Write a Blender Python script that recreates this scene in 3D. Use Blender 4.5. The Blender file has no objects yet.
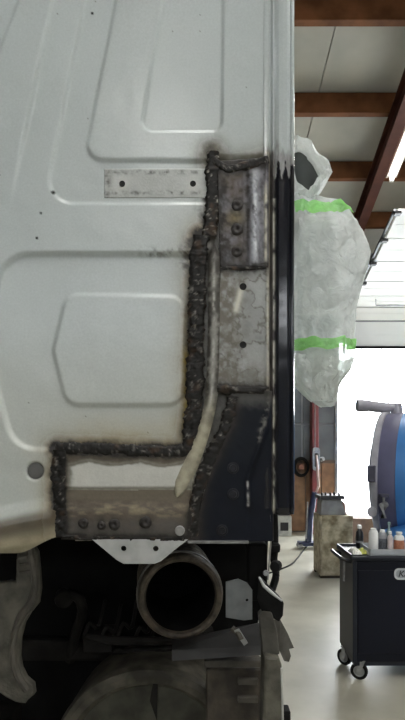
import bpy, bmesh, math, random
import numpy as np
from mathutils import Vector, Matrix

# ------------------------------------------------------------------ camera, sky, exposure
F = 560.0            # focal length in pixels of the 405x720 frame
CX, CY = 202.5, 440.0  # where the level view direction meets the frame
ZC = 1.74            # eye height
sc = bpy.context.scene
COL = sc.collection
cam_d = bpy.data.cameras.new('camera')
cam_d.sensor_fit = 'AUTO'; cam_d.sensor_width = 36.0
cam_d.lens = F / 720.0 * 36.0
cam_d.shift_y = (CY - 360.0) / 720.0
cam_d.clip_start = 0.02; cam_d.clip_end = 500
cam = bpy.data.objects.new('camera', cam_d); COL.objects.link(cam)
cam.location = (0, 0, ZC); cam.rotation_euler = (math.pi / 2, 0, 0)
sc.camera = cam

w = bpy.data.worlds.new('overcast_sky'); sc.world = w; w.use_nodes = True
bg = w.node_tree.nodes['Background']
bg.inputs[0].default_value = (0.93, 0.97, 1.0, 1)
bg.inputs[1].default_value = 22.0
sc.view_settings.view_transform = 'Standard'
sc.view_settings.look = 'None'
sc.view_settings.exposure = 0.0
sc.view_settings.gamma = 1.0
sc.view_settings.use_curve_mapping = False
LAMP_W = 60.0
sc.cycles.max_bounces = 10
sc.cycles.transparent_max_bounces = 16
sc.cycles.sample_clamp_indirect = 8.0

D0 = 1.10            # distance of the cab's rear wall
S = D0 / F           # metres per pixel on that wall


def at(px, py, d):
    return Vector(((px - CX) / F * d, d, ZC + (CY - py) / F * d))


def wall(px, py, h=0.0):
    """point of the cab's rear wall plane, h metres proud of it"""
    return Vector(((px - CX) * S, D0 - h, ZC + (CY - py) * S))


# ------------------------------------------------------------------ materials
MATS = {}


def _nodes(name):
    m = bpy.data.materials.new(name); m.use_nodes = True
    nt = m.node_tree
    return m, nt, nt.nodes['Principled BSDF']


def mat(name, col, rough=0.5, metal=0.0, var=0.15, scale=12.0, bump=0.0, col2=None, emit=0.0, detail=4.0, spec=0.5):
    if name in MATS: return MATS[name]
    m, nt, p = _nodes(name)
    tc = nt.nodes.new('ShaderNodeTexCoord')
    nz = nt.nodes.new('ShaderNodeTexNoise'); nz.inputs['Scale'].default_value = scale; nz.inputs['Detail'].default_value = detail
    nt.links.new(tc.outputs['Object'], nz.inputs['Vector'])
    rp = nt.nodes.new('ShaderNodeValToRGB')
    c = np.array(col)
    c2 = np.array(col2) if col2 is not None else c * (1 + var)
    c1 = c if col2 is not None else c * (1 - var)
    rp.color_ramp.elements[0].position = 0.35; rp.color_ramp.elements[1].position = 0.65
    rp.color_ramp.elements[0].color = (*np.clip(c1, 0, 1), 1); rp.color_ramp.elements[1].color = (*np.clip(c2, 0, 1), 1)
    nt.links.new(nz.outputs['Fac'], rp.inputs['Fac'])
    nt.links.new(rp.outputs['Color'], p.inputs['Base Color'])
    p.inputs['Roughness'].default_value = rough; p.inputs['Metallic'].default_value = metal
    p.inputs['Specular IOR Level'].default_value = spec
    if bump:
        b = nt.nodes.new('ShaderNodeBump'); b.inputs['Strength'].default_value = bump; b.inputs['Distance'].default_value = 0.01
        nz2 = nt.nodes.new('ShaderNodeTexNoise'); nz2.inputs['Scale'].default_value = scale * 5; nz2.inputs['Detail'].default_value = 5
        nt.links.new(tc.outputs['Object'], nz2.inputs['Vector'])
        nt.links.new(nz2.outputs['Fac'], b.inputs['Height']); nt.links.new(b.outputs['Normal'], p.inputs['Normal'])
    if emit:
        p.inputs['Emission Color'].default_value = (*col, 1); p.inputs['Emission Strength'].default_value = emit
    MATS[name] = m
    return m


def stained(name, bump=0.15, spec=0.3):
    """material of a stained, weathered surface: the stain colours ride on the mesh, grain comes from noise"""
    if name in MATS: return MATS[name]
    m, nt, p = _nodes(name)
    a = nt.nodes.new('ShaderNodeAttribute'); a.attribute_name = 'stain'
    r = nt.nodes.new('ShaderNodeAttribute'); r.attribute_name = 'rgh'
    me = nt.nodes.new('ShaderNodeAttribute'); me.attribute_name = 'mtl'
    tc = nt.nodes.new('ShaderNodeTexCoord')
    nz = nt.nodes.new('ShaderNodeTexNoise'); nz.inputs['Scale'].default_value = 260; nz.inputs['Detail'].default_value = 4
    nt.links.new(tc.outputs['Object'], nz.inputs['Vector'])
    mr = nt.nodes.new('ShaderNodeMapRange'); mr.inputs['To Min'].default_value = 0.88; mr.inputs['To Max'].default_value = 1.12
    nt.links.new(nz.outputs['Fac'], mr.inputs['Value'])
    mx = nt.nodes.new('ShaderNodeVectorMath'); mx.operation = 'MULTIPLY'
    nt.links.new(a.outputs['Color'], mx.inputs[0]); nt.links.new(mr.outputs['Result'], mx.inputs[1])
    nt.links.new(mx.outputs['Vector'], p.inputs['Base Color'])
    nt.links.new(r.outputs['Fac'], p.inputs['Roughness']); nt.links.new(me.outputs['Fac'], p.inputs['Metallic'])
    p.inputs['Specular IOR Level'].default_value = spec
    if bump:
        b = nt.nodes.new('ShaderNodeBump'); b.inputs['Strength'].default_value = bump; b.inputs['Distance'].default_value = 0.002
        nt.links.new(nz.outputs['Fac'], b.inputs['Height']); nt.links.new(b.outputs['Normal'], p.inputs['Normal'])
    MATS[name] = m
    return m


# ------------------------------------------------------------------ mesh helpers
class MB:
    def __init__(s): s.v = []; s.f = []

    def add(s, vs, fs):
        o = len(s.v); s.v += [tuple(x) for x in vs]; s.f += [tuple(i + o for i in f) for f in fs]; return s

    def box(s, x0, x1, y0, y1, z0, z1, M=None):
        vs = [Vector((x, y, z)) for z in (z0, z1) for y in (y0, y1) for x in (x0, x1)]
        if M is not None: vs = [M @ q for q in vs]
        return s.add(vs, [(0, 2, 3, 1), (4, 5, 7, 6), (0, 1, 5, 4), (2, 6, 7, 3), (0, 4, 6, 2), (1, 3, 7, 5)])

    def tube(s, path, r, n=10, cap=True, flat=1.0):
        path = [Vector(p) for p in path]; m = len(path)
        rr = r if isinstance(r, (list, tuple)) else [r] * m
        vs = []; up = Vector((0.13, 0.21, 1)).normalized()
        for i, p in enumerate(path):
            t = (path[min(i + 1, m - 1)] - path[max(i - 1, 0)]).normalized()
            a = t.cross(up)
            if a.length < 1e-3: a = t.cross(Vector((1, 0, 0)))
            a.normalize(); b = a.cross(t)
            for k in range(n):
                q = 2 * math.pi * k / n
                vs.append(p + a * (math.cos(q) * rr[i]) + b * (math.sin(q) * rr[i] * flat))
        fs = [(i * n + k, i * n + (k + 1) % n, (i + 1) * n + (k + 1) % n, (i + 1) * n + k) for i in range(m - 1) for k in range(n)]
        if cap: fs += [tuple(range(n))[::-1], tuple((m - 1) * n + k for k in range(n))]
        return s.add(vs, fs)

    def lathe(s, prof, origin, axis, n=32, closed=False):
        """prof: (radius, distance along the axis)"""
        ax = Vector(axis).normalized(); o = Vector(origin)
        a = ax.cross(Vector((0, 0, 1)))
        if a.length < 1e-3: a = Vector((1, 0, 0))
        a.normalize(); b = ax.cross(a); m = len(prof)
        vs = [o + ax * t + (a * math.cos(2 * math.pi * k / n) + b * math.sin(2 * math.pi * k / n)) * max(r, 1e-5) for r, t in prof for k in range(n)]
        mm = m if closed else m - 1
        fs = [(i * n + k, i * n + (k + 1) % n, ((i + 1) % m) * n + (k + 1) % n, ((i + 1) % m) * n + k) for i in range(mm) for k in range(n)]
        return s.add(vs, fs)

    def prism(s, pts, off):
        """pts: 3-D outline, off: extrusion vector"""
        pts = [Vector(p) for p in pts]; off = Vector(off); n = len(pts)
        vs = pts + [p + off for p in pts]
        return s.add(vs, [tuple(range(n)), tuple(range(2 * n - 1, n - 1, -1))] + [(i, i + n, (i + 1) % n + n, (i + 1) % n) for i in range(n)])

    def build(s, name, m, parent=None, smooth=True, bevel=0.0, seg=2, auto=35):
        me = bpy.data.meshes.new(name); me.from_pydata(s.v, [], s.f); me.update()
        bm = bmesh.new(); bm.from_mesh(me); bmesh.ops.recalc_face_normals(bm, faces=bm.faces)
        if smooth:
            for f in bm.faces: f.smooth = True
            ca = math.radians(auto)
            for e in bm.edges:
                e.smooth = len(e.link_faces) == 2 and e.calc_face_angle(0) < ca
        bm.to_mesh(me); bm.free()
        return link(name, me, m, parent, bevel, seg)


def link(name, me, m, parent=None, bevel=0.0, seg=2):
    o = bpy.data.objects.new(name, me); COL.objects.link(o)
    if m is not None:
        me.materials.clear(); me.materials.append(m)
    if bevel:
        b = o.modifiers.new('bevel', 'BEVEL'); b.width = bevel; b.segments = seg; b.limit_method = 'ANGLE'
    if parent is not None: adopt(o, parent)
    return o


WORLD = {}


def adopt(o, parent):
    o.parent = parent
    o.matrix_parent_inverse = Matrix.Translation(-WORLD.get(parent.name, Vector((0, 0, 0))))


def thing(name, loc, label, cat, group=None):
    o = bpy.data.objects.new(name, None); COL.objects.link(o)
    o.location = loc; o.empty_display_size = 0.1
    WORLD[o.name] = Vector(loc)
    return tag(o, label, cat, group)


def tag(o, label, cat, group=None):
    o['label'] = label; o['category'] = cat
    if group: o['group'] = group
    return o


def struct(o):
    o['kind'] = 'structure'; return o


def flat(name, outlines, thick, m, parent=None, bevel=0.0):
    """a plate with holes; outlines in (x, z) metres or Vector lists lying in a plane of constant y"""
    y = outlines[0][0][1]
    cu = bpy.data.curves.new(name, 'CURVE'); cu.dimensions = '2D'; cu.fill_mode = 'BOTH'
    cu.extrude = thick / 2; cu.bevel_depth = bevel; cu.bevel_resolution = 1
    for ol in outlines:
        sp = cu.splines.new('POLY'); sp.points.add(len(ol) - 1); sp.use_cyclic_u = True
        for q, p in zip(sp.points, ol): q.co = (p[0], p[2], 0, 1)
    tmp = bpy.data.objects.new('tmp', cu); COL.objects.link(tmp)
    dg = bpy.context.evaluated_depsgraph_get()
    me = bpy.data.meshes.new_from_object(tmp.evaluated_get(dg))
    bpy.data.objects.remove(tmp); bpy.data.curves.remove(cu)
    me.name = name
    me.transform(Matrix(((1, 0, 0, 0), (0, 0, -1, y), (0, 1, 0, 0), (0, 0, 0, 1))))
    return link(name, me, m, parent)


def circ(c, r, n=14):
    return [Vector((c[0] + r * math.cos(2 * math.pi * k / n), c[1], c[2] + r * math.sin(2 * math.pi * k / n))) for k in range(n)]


def smooth_path(pts, n=8):
    """Catmull-Rom through the points"""
    P = [np.array(p, float) for p in pts]; P = [2 * P[0] - P[1]] + P + [2 * P[-1] - P[-2]]
    out = []
    for i in range(1, len(P) - 2):
        for t in np.linspace(0, 1, n, endpoint=False):
            a, b, c, d = P[i - 1:i + 3]
            out.append(0.5 * ((2 * b) + (c - a) * t + (2 * a - 5 * b + 4 * c - d) * t * t + (3 * b - a - 3 * c + d) * t ** 3))
    out.append(P[-2])
    return out


# ------------------------------------------------------------------ numpy noise and distances
def _h(ix, iy, s):
    v = np.sin(ix * 127.1 + iy * 311.7 + s * 74.7) * 43758.5453
    return v - np.floor(v)


def vn(x, y, s=0):
    ix, iy = np.floor(x), np.floor(y); fx, fy = x - ix, y - iy
    fx = fx * fx * (3 - 2 * fx); fy = fy * fy * (3 - 2 * fy)
    return (_h(ix, iy, s) * (1 - fx) + _h(ix + 1, iy, s) * fx) * (1 - fy) + (_h(ix, iy + 1, s) * (1 - fx) + _h(ix + 1, iy + 1, s) * fx) * fy


def fbm(x, y, sc_, s=0, o=4):
    t = 0; a = 0.5; n = 0
    for k in range(o):
        t = t + a * vn(x / sc_ * 2 ** k, y / sc_ * 2 ** k, s + k); n += a; a *= 0.55
    return t / n


def sst(e0, e1, x):
    t = np.clip((x - e0) / (e1 - e0), 0, 1); return t * t * (3 - 2 * t)


def dpoly(x, y, pts):
    d = np.full(np.shape(x), 1e9)
    for (x0, y0), (x1, y1) in zip(pts[:-1], pts[1:]):
        ex, ey = x1 - x0, y1 - y0
        t = np.clip(((x - x0) * ex + (y - y0) * ey) / (ex * ex + ey * ey), 0, 1)
        d = np.minimum(d, np.hypot(x - x0 - t * ex, y - y0 - t * ey))
    return d


def sdf(x, y, pts, r=0.0):
    """signed distance to a convex polygon with corners rounded by r (negative inside)"""
    pts = [np.array(p, float) for p in pts]; n = len(pts)
    area = sum(pts[i][0] * pts[(i + 1) % n][1] - pts[(i + 1) % n][0] * pts[i][1] for i in range(n))
    sg = 1 if area > 0 else -1
    nn = []
    for i in range(n):
        e = pts[(i + 1) % n] - pts[i]; e = e / np.linalg.norm(e)
        nn.append(np.array([e[1], -e[0]]) * sg)
    if r:
        q = []
        for i in range(n):
            A = np.array([nn[i - 1], nn[i]])
            b = np.array([nn[i - 1] @ pts[i] - r, nn[i] @ pts[i] - r])
            q.append(np.linalg.solve(A, b))
        pts = q
    ins = np.full(np.shape(x), -1e9)
    for i in range(n):
        ins = np.maximum(ins, (x - pts[i][0]) * nn[i][0] + (y - pts[i][1]) * nn[i][1])
    d = dpoly(x, y, pts + [pts[0]])
    return np.where(ins > 0, d, -d) - r


# ================================================================== THE HALL
m_floor = mat('concrete_floor', (0.33, 0.315, 0.255), 0.40, 0, col2=(0.47, 0.455, 0.38), scale=1.6, bump=0.06, detail=8)
m_wallg = mat('grey_wall', (0.26, 0.27, 0.28), 0.7, 0, 0.12, 3)
m_wallw = mat('pale_wall', (0.36, 0.36, 0.35), 0.8, 0, 0.08, 2)
m_wood = mat('brown_board', (0.22, 0.125, 0.065), 0.6, 0, 0.3, 5)
m_ceil = mat('ceiling_board', (0.44, 0.425, 0.36), 0.8, 0, 0.10, 1.5)
m_beam = mat('brown_timber', (0.145, 0.060, 0.026), 0.7, 0, 0.28, 4, spec=0.1)
m_raf = mat('red_oxide_steel', (0.088, 0.034, 0.024), 0.7, 0.0, 0.2, 4, spec=0.1)
m_white = mat('white_door', (0.90, 0.91, 0.90), 0.45, 0, 0.03, 2)
m_black = mat('black_metal', (0.012, 0.013, 0.016), 0.35, 0, 0.3, 10)
m_rubber = mat('black_rubber', (0.010, 0.010, 0.010), 0.75, 0, 0.3, 20, spec=0.12)
m_steel = mat('grey_steel', (0.34, 0.35, 0.36), 0.4, 0.6, 0.2, 20)
m_snow = mat('pale_yard', (0.72, 0.73, 0.74), 0.9, 0, 0.06, 0.4)

YB, YF = -9.0, 10.6      # hall's ends
XL, XR = -6.5, 7.5
RY = 1.0                 # ridge


def roof_z(y):            # underside of the purlins
    return ZC + 5.4 - 0.2 * y if y >= RY else ZC + 5.2 - 0.2 * (RY - y) * 1.0


fl = struct(MB().box(XL - 0.3, XR + 0.3, YB - 0.3, YF + 0.3, -0.3, 0.0).build('floor', m_floor, smooth=False))
struct(MB().box(-70, 80, YF + 0.3, 120, -0.42, -0.06).build('ground', m_snow, smooth=False))
struct(MB().box(-70, 80, -80, YB - 0.3, -0.42, -0.06).build('ground', m_snow, smooth=False))

# side walls
struct(MB().box(XL - 0.25, XL, YB, YF, 0, 6.9).build('wall_left', m_wallw, smooth=False))
struct(MB().box(XR, XR + 0.25, YB, YF, 0, 6.9).build('wall_right', m_wallw, smooth=False))
# end wall behind the camera with a high slot, added to let in frontal light
bw = struct(MB().box(XL, XR, YB - 0.25, YB, 0.0, 4.15).build('wall_back', m_wallw, smooth=False))
MB().box(XL, XR, YB - 0.25, YB, 4.5, 6.6).build('wall_head', m_wallw, bw, smooth=False)
for x0, x1 in ((XL, XL + 0.6), (-3.0, -2.6), (0.2, 0.8), (4.0, 4.4), (XR - 0.6, XR)):
    MB().box(x0, x1, YB - 0.25, YB, 4.15, 4.5).build('pier', m_wallw, bw, smooth=False)

# far wall with the lifted door
DL = 2.545                 # left jamb of the opening
wf = struct(MB().box(XL, DL, YF, YF + 0.25, 2.35, 5.6).build('wall_front', m_wallg, smooth=False))
MB().box(XL, DL, YF + 0.02, YF + 0.25, 0, 2.35).build('wall_core', m_wallg, wf, smooth=False)
MB().box(DL, XR, YF, YF + 0.25, 3.62, 5.6).build('lintel', m_wallg, wf, smooth=False)
MB().box(6.9, XR, YF, YF + 0.25, 0, 3.62).build('pier', m_wallg, wf, smooth=False)
# brown boards of the wall's lower part, dark sheet panels above
xs = DL
k = 0
bmesh_board = None
while xs > -1.2:
    wdt = 0.30
    MB().box(xs - wdt + 0.006, xs - 0.006, YF - 0.025, YF + 0.02, 0.02, 1.30).build('board', m_wood, wf, smooth=False, bevel=0.004)
    xs -= wdt; k += 1
xs = DL - 0.02
m_pan = mat('dark_sheet', (0.105, 0.118, 0.125), 0.45, 0.1, 0.2, 3)
while xs > -1.0:
    MB().box(xs - 0.62, xs - 0.02, YF - 0.02, YF + 0.02, 1.36, 2.02).build('sheet_panel', m_pan, wf, smooth=False, bevel=0.006)
    MB().box(xs - 0.62, xs - 0.02, YF - 0.02, YF + 0.02, 2.06, 2.7).build('sheet_panel', m_pan, wf, smooth=False, bevel=0.006)
    xs -= 0.64
struct(MB().box(-1.2, DL, YF - 0.045, YF - 0.02, 1.30, 1.36).build('trim_1', mat('trim_brown', (0.10, 0.07, 0.05), 0.6), smooth=False))
struct(MB().box(DL - 0.05, DL + 0.005, YF - 0.06, YF + 0.27, 0, 3.6).build('trim_2', mat('door_jamb_steel', (0.30, 0.30, 0.30), 0.35, 0.5), smooth=False, bevel=0.006))
# red post in front of that wall
pm = MB().box(2.02, 2.14, YF - 0.30, YF - 0.05, 0, 5.05)
struct(pm.build('pillar', mat('red_post', (0.20, 0.045, 0.045), 0.5, 0, 0.2, 6), smooth=False, bevel=0.01))

# ceiling: boards over purlins over a steel rafter
ce = struct(MB().prism([(XL, YF + 0.4, roof_z(YF + 0.4) + 0.31), (XL, RY, roof_z(RY) + 0.31), (XL, YB - 0.4, roof_z(YB - 0.4) + 0.31),
                        (XL, YB - 0.4, roof_z(YB - 0.4) + 0.42), (XL, RY, roof_z(RY) + 0.42), (XL, YF + 0.4, roof_z(YF + 0.4) + 0.42)], (XR - XL, 0, 0)).build('ceiling', m_wallw, smooth=False))
x = 1.43 - 1.15 * 7
while x < XR:
    x0, x1 = max(x + 0.006, XL), min(x + 1.144, XR)
    if x1 - x0 > 0.05:
        for ya, yb in ((RY, YF), (RY, YB)):
            MB().prism([(x0, ya, roof_z(ya) + 0.255), (x0, yb, roof_z(yb) + 0.255), (x0, yb, roof_z(yb) + 0.305), (x0, ya, roof_z(ya) + 0.305)], (x1 - x0, 0, 0)).build('ceiling_board', m_ceil, ce, smooth=False)
    x += 1.15
for y in (1.6, 3.3, 4.52, 5.72, 6.92, 8.13, 9.33, -0.6, -2.4, -4.2, -6.0, -7.8):
    z = roof_z(y)
    o = struct(MB().box(XL, XR, y - 0.05, y + 0.05, z, z + 0.25).build('roof_purlin', m_beam, smooth=False, bevel=0.008))
for x0 in (2.29, -3.0):
    mb = MB()
    def rp(y): return x0 + 0.065 * (y - 6.7)
    for (a0, a1, z0, z1) in ((-0.005, 0.135, -0.30, -0.275), (-0.005, 0.135, -0.025, 0.0), (0.052, 0.078, -0.28, -0.02)):
        ya, yb = RY, YF - 0.02
        mb.prism([(rp(ya) + a0, ya, roof_z(ya) + z0), (rp(yb) + a0, yb, roof_z(yb) + z0), (rp(yb) + a0, yb, roof_z(yb) + z1), (rp(ya) + a0, ya, roof_z(ya) + z1)], (a1 - a0, 0, 0))
    struct(mb.build('roof_rafter', m_raf, smooth=False))

# sectional door lifted along its tracks
DX0, DX1 = 2.68, 6.85
dp = [(10.38, 1.73), (10.36, 2.20), (10.16, 2.41), (9.73, 2.50), (9.26, 2.62), (8.73, 2.78), (8.20, 2.95), (7.65, 3.13)]
dr = thing('sectional_door', (DX0, 10.38, 0), 'white sectional overhead door lifted above the bright doorway', 'garage door')
cur = smooth_path([(a, b) for a, b in dp], 6)
for i in range(len(dp) - 1):
    a, b = np.array(dp[i]), np.array(dp[i + 1]); t = b - a; L = np.linalg.norm(t); t /= L; nrm = np.array([t[1], -t[0]])
    a2, b2 = a + t * 0.012, b - t * 0.012
    q = [a2, b2, b2 + nrm * 0.045, a2 + nrm * 0.045]
    s_ = MB().prism([(DX0, p[0], ZC + p[1]) for p in q], (DX1 - DX0, 0, 0)).build('door_section', m_white, dr, smooth=False, bevel=0.006)
    # pressed groove line in each section
    mid = a + t * L * 0.5 - nrm * 0.006
    MB().prism([(DX0 + 0.05, p[0], ZC + p[1]) for p in (mid - t * 0.012, mid + t * 0.012, mid + t * 0.012 + nrm * 0.01, mid - t * 0.012 + nrm * 0.01)], (DX1 - DX0 - 0.1, 0, 0)).build('rib', m_white, s_, smooth=False)
    if i >= 1:
        for xx in (DX0 - 0.03, DX1 + 0.03):
            rr = MB().lathe([(0.0, -0.03), (0.035, -0.03), (0.035, 0.03), (0.0, 0.03)], (xx, b[0], ZC + b[1] - 0.03), (1, 0, 0), 12)
            rr.box(xx - 0.035, xx + 0.05, b[0] - 0.06, b[0] + 0.03, ZC + b[1] - 0.06, ZC + b[1] - 0.02)
            rr.build('roller', m_black, dr)
MB().box(DX0, DX1, 10.35, 10.43, ZC + 1.69, ZC + 1.735).build('bottom_seal', m_rubber, dr, smooth=False)
for xx in (DX0 - 0.05, DX1 + 0.05):
    tp = [(xx, a, ZC + b + 0.01) for a, b in cur if b > 1.9]
    tp = [(xx, 10.42, ZC + 1.6)] + tp
    MB().tube(tp, 0.025, 6).build('track', mat('track_steel', (0.10, 0.105, 0.11), 0.4, 0.5), dr)
MB().tube([(3.0, 9.7, ZC + 2.43), (3.05, 9.85, ZC + 2.37), (4.0, 9.85, ZC + 2.37)], 0.012, 6).build('pull_bar', m_steel, dr)

# ------------------------------------------------------------------ fluorescent lamps
m_tube = mat('lamp_tube', (1.0, 0.97, 0.88), 0.4, 0, 0.0, emit=9.0)
m_lampbody = mat('lamp_body', (0.75, 0.75, 0.73), 0.4)


def lamp(x, y, label, length=1.9, power=LAMP_W, dx=0.0):
    sl = -0.2 if y > RY else 0.2
    z = roof_z(y) - 0.10
    t = thing('fluorescent_lamp', (x, y, z), label, 'ceiling lamp', 'fluorescent lamps under the roof')
    u = Vector((dx, 1, sl)).normalized(); c = Vector((x, y, z))
    up = Vector((1, 0, 0)).cross(u).normalized()
    if up.z < 0: up = -up
    si = u.cross(up).normalized()
    M = Matrix((( si.x, u.x, up.x, c.x), (si.y, u.y, up.y, c.y), (si.z, u.z, up.z, c.z), (0, 0, 0, 1)))
    MB().box(-0.075, 0.075, -length / 2 - 0.04, length / 2 + 0.04, 0.02, 0.07, M).build('housing', m_lampbody, t, smooth=False, bevel=0.008)
    MB().tube([c - u * length / 2 - up * 0.015, c + u * length / 2 - up * 0.015], 0.026, 10).build('tube', m_tube, t)
    for q in (-1, 1):
        e = c + u * (q * length / 2.6)
        MB().tube([e + up * 0.06, e + Vector((0, 0, 0.16))], 0.008, 6).build('hanger', m_steel, t)
        MB().box(-0.03, 0.03, q * (length / 2 + 0.015) - 0.02, q * (length / 2 + 0.015) + 0.02, -0.05, 0.03, M).build('end_cap', m_lampbody, t, smooth=False)
    ld = bpy.data.lights.new('lamp_light', 'AREA'); ld.shape = 'RECTANGLE'; ld.size = 0.12; ld.size_y = length; ld.energy = power
    ld.color = (1.0, 0.99, 0.95)
    lo = bpy.data.objects.new('lamp_light', ld); COL.objects.link(lo)
    lo.matrix_world = Matrix.Translation(-up * 0.05) @ M
    lo.parent = t; lo.matrix_parent_inverse = Matrix.Translation(-c)
    return t


lamp(2.62, 7.0, 'lit fluorescent tube lamp beside the red-brown rafter', 1.9, LAMP_W, 0.065)
lamp(-0.1, -0.5, 'lit fluorescent tube lamp above the rear of the lorry cab', 1.9)
lamp(2.3, -0.8, 'lit fluorescent tube lamp above the open floor', 1.9)
lamp(-0.5, -5.2, 'lit fluorescent tube lamp near the end wall', 1.9)
lamp(3.1, 3.0, 'added out-of-view tube lamp brightening the plastic cover', 1.9, LAMP_W * 1.3)  # extra lamp out of view, added to brighten the plastic cover
lamp(4.4, -1.2, 'added out-of-view tube lamp lighting the cab pressings from the right', 1.9, LAMP_W * 1.5)  # unseen lamp put on the right to light the pressed edges

# ================================================================== THE LORRY
truck = thing('truck', (-0.9, 2.0, 0.0), 'white lorry cab with welded rusty repair plates on its rear corner', 'truck')

# ---- stain maps in wall pixels, shared by every sheet of the rear wall
SEAMS = {  # polyline, half width
    'main': ([(201, 236), (198, 262), (197, 300), (196, 350), (195, 385), (193, 420), (190, 450)], 6.5),
    'upper': ([(213, 152), (212, 180), (212, 210), (209, 236)], 5.0),
    'top': ([(212, 160), (228, 169), (246, 166), (268, 160)], 4.5),
    'sill_top': ([(56, 449), (90, 449), (130, 451), (165, 452), (196, 450)], 5.0),
    'sill_side': ([(60, 450), (59, 475), (60, 505), (62, 537)], 6.0),
    'middle': ([(222, 268), (245, 269), (268, 267)], 2.5),
    'lower': ([(208, 387), (230, 390), (266, 391)], 4.0),
    'curve': ([(234, 396), (226, 425), (212, 455), (200, 485), (194, 510), (193, 536)], 5.0),
    'foot': ([(62, 536), (110, 538), (190, 539)], 2.5),
}


def seam_d(x, y, names=None):
    d = np.full(np.shape(x), 1e9)
    for k_, (pl, hw) in SEAMS.items():
        if names and k_ not in names: continue
        d = np.minimum(d, np.maximum(dpoly(x, y, pl) - hw, 0))
    return d


def lerp(a, b, t):
    a = np.asarray(a); b = np.asarray(b); t = np.asarray(t)[..., None]
    return a * (1 - t) + b * t


WHITE = np.array([0.485, 0.530, 0.530])
SOOT = np.array([0.016, 0.014, 0.012])
TAN = np.array([0.30, 0.21, 0.085])
BROWN = np.array([0.13, 0.10, 0.07])


def col_panel(x, y):
    n1 = fbm(x, y, 60, 1); n2 = fbm(x, y, 14, 2); n3 = fbm(x, y, 5, 3)
    c = WHITE * (0.95 + 0.10 * n1)[..., None]
    # a warmer tone lower down
    c = lerp(c, np.array([0.50, 0.52, 0.48]), sst(300, 420, y) * 0.7)
    d = seam_d(x, y, ('main', 'sill_top', 'sill_side'))
    c = lerp(c, TAN * 1.25, np.clip(np.exp(-d / 9.0) * (0.45 + 0.9 * n2), 0, 1) * 0.9)
    # yellow band under the big pressing
    c = lerp(c, np.array([0.46, 0.40, 0.25]), sst(402, 446, y) * sst(40, 110, x) * (0.15 + 0.5 * n2))
    d = seam_d(x, y)
    c = lerp(c, np.array([0.10, 0.07, 0.035]), np.clip(np.exp(-d / 5.0) * (0.15 + 1.4 * n2), 0, 1))
    c = lerp(c, SOOT, np.clip(1.6 * np.exp(-d / 3.2) * (n3 * 2.2 - 0.3), 0, 1))
    # scorched halo above the top weld
    dt = dpoly(x, y, SEAMS['top'][0])
    c = lerp(c, np.array([0.05, 0.045, 0.04]), np.clip(np.exp(-(dt / 14) ** 2) * (n2 * 2.5 - 0.40), 0, 1) * 0.9)
    c = lerp(c, np.array([0.33, 0.31, 0.24]), np.clip(np.exp(-(dt / 20) ** 2), 0, 1) * 0.45)
    dm = dpoly(x, y, [(213, 150), (207, 238), (190, 258)])
    c = lerp(c, SOOT * 2, np.clip(np.exp(-(dm / 10) ** 2) * (n3 * 2.0 - 0.55), 0, 1) * 0.9)
    dm = dpoly(x, y, [(192, 244), (200, 240), (190, 262)])
    c = lerp(c, SOOT * 2.5, np.clip(np.exp(-(dm / 9) ** 2) * (n3 * 1.7 - 0.2), 0, 1))
    # dirt lying along the pressed line
    dl = np.abs(y - 252 - 5 * (n2 - 0.5)); msk = sst(120, 160, x) * (x < 200)
    c = lerp(c, np.array([0.06, 0.05, 0.035]), np.clip(np.exp(-(dl / 4.5) ** 2) * msk * (n3 * 2.2 - 0.9), 0, 1))
    # specks
    sp = vn(x / 2.3, y / 2.3, 9)
    c = lerp(c, np.array([0.10, 0.085, 0.06]), (sp > 0.985) * 0.7 * (fbm(x, y, 40, 12) > 0.5))
    # filth on the lower lip
    yl = 521 - 0.21 * x + 6 * (n1 - 0.5)
    low = sst(-6, 5, y - yl) * (x < 62)
    low2 = sst(8, 22, y - yl - 6 * n2) * (x < 62)
    c = lerp(c, np.array([0.085, 0.066, 0.04]) * (0.8 + 0.5 * n2)[..., None], low * 0.92)
    c = lerp(c, np.array([0.34, 0.30, 0.205]) * (0.55 + 0.8 * n2)[..., None], low2 * 0.85)
    c = lerp(c, np.array([0.10, 0.085, 0.05]), sst(26, 32, y - yl) * (x < 62) * n2)
    # right of the main seam, everything is ground bare and dirty
    b = ((x > 200) & (y > 236)) | ((x > 211) & (y > 160))
    c = np.where(b[..., None], np.array([0.10, 0.095, 0.085]) * (0.4 + 1.4 * n3)[..., None], c)
    # burnt yellow flake beside the main seam
    fl_ = np.exp(-((x - 186) / 3.0) ** 2) * sst(340, 360, y) * sst(450, 420, y)
    c = lerp(c, np.array([0.34, 0.24, 0.03]), np.clip(fl_ * (n3 * 2 - 0.4), 0, 1))
    return c


def soot_amount(x, y):
    d = seam_d(x, y); n3 = fbm(x, y, 5, 3)
    return np.clip(1.4 * np.exp(-d / 3.0) * (0.2 + 1.2 * n3), 0, 1)


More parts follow.
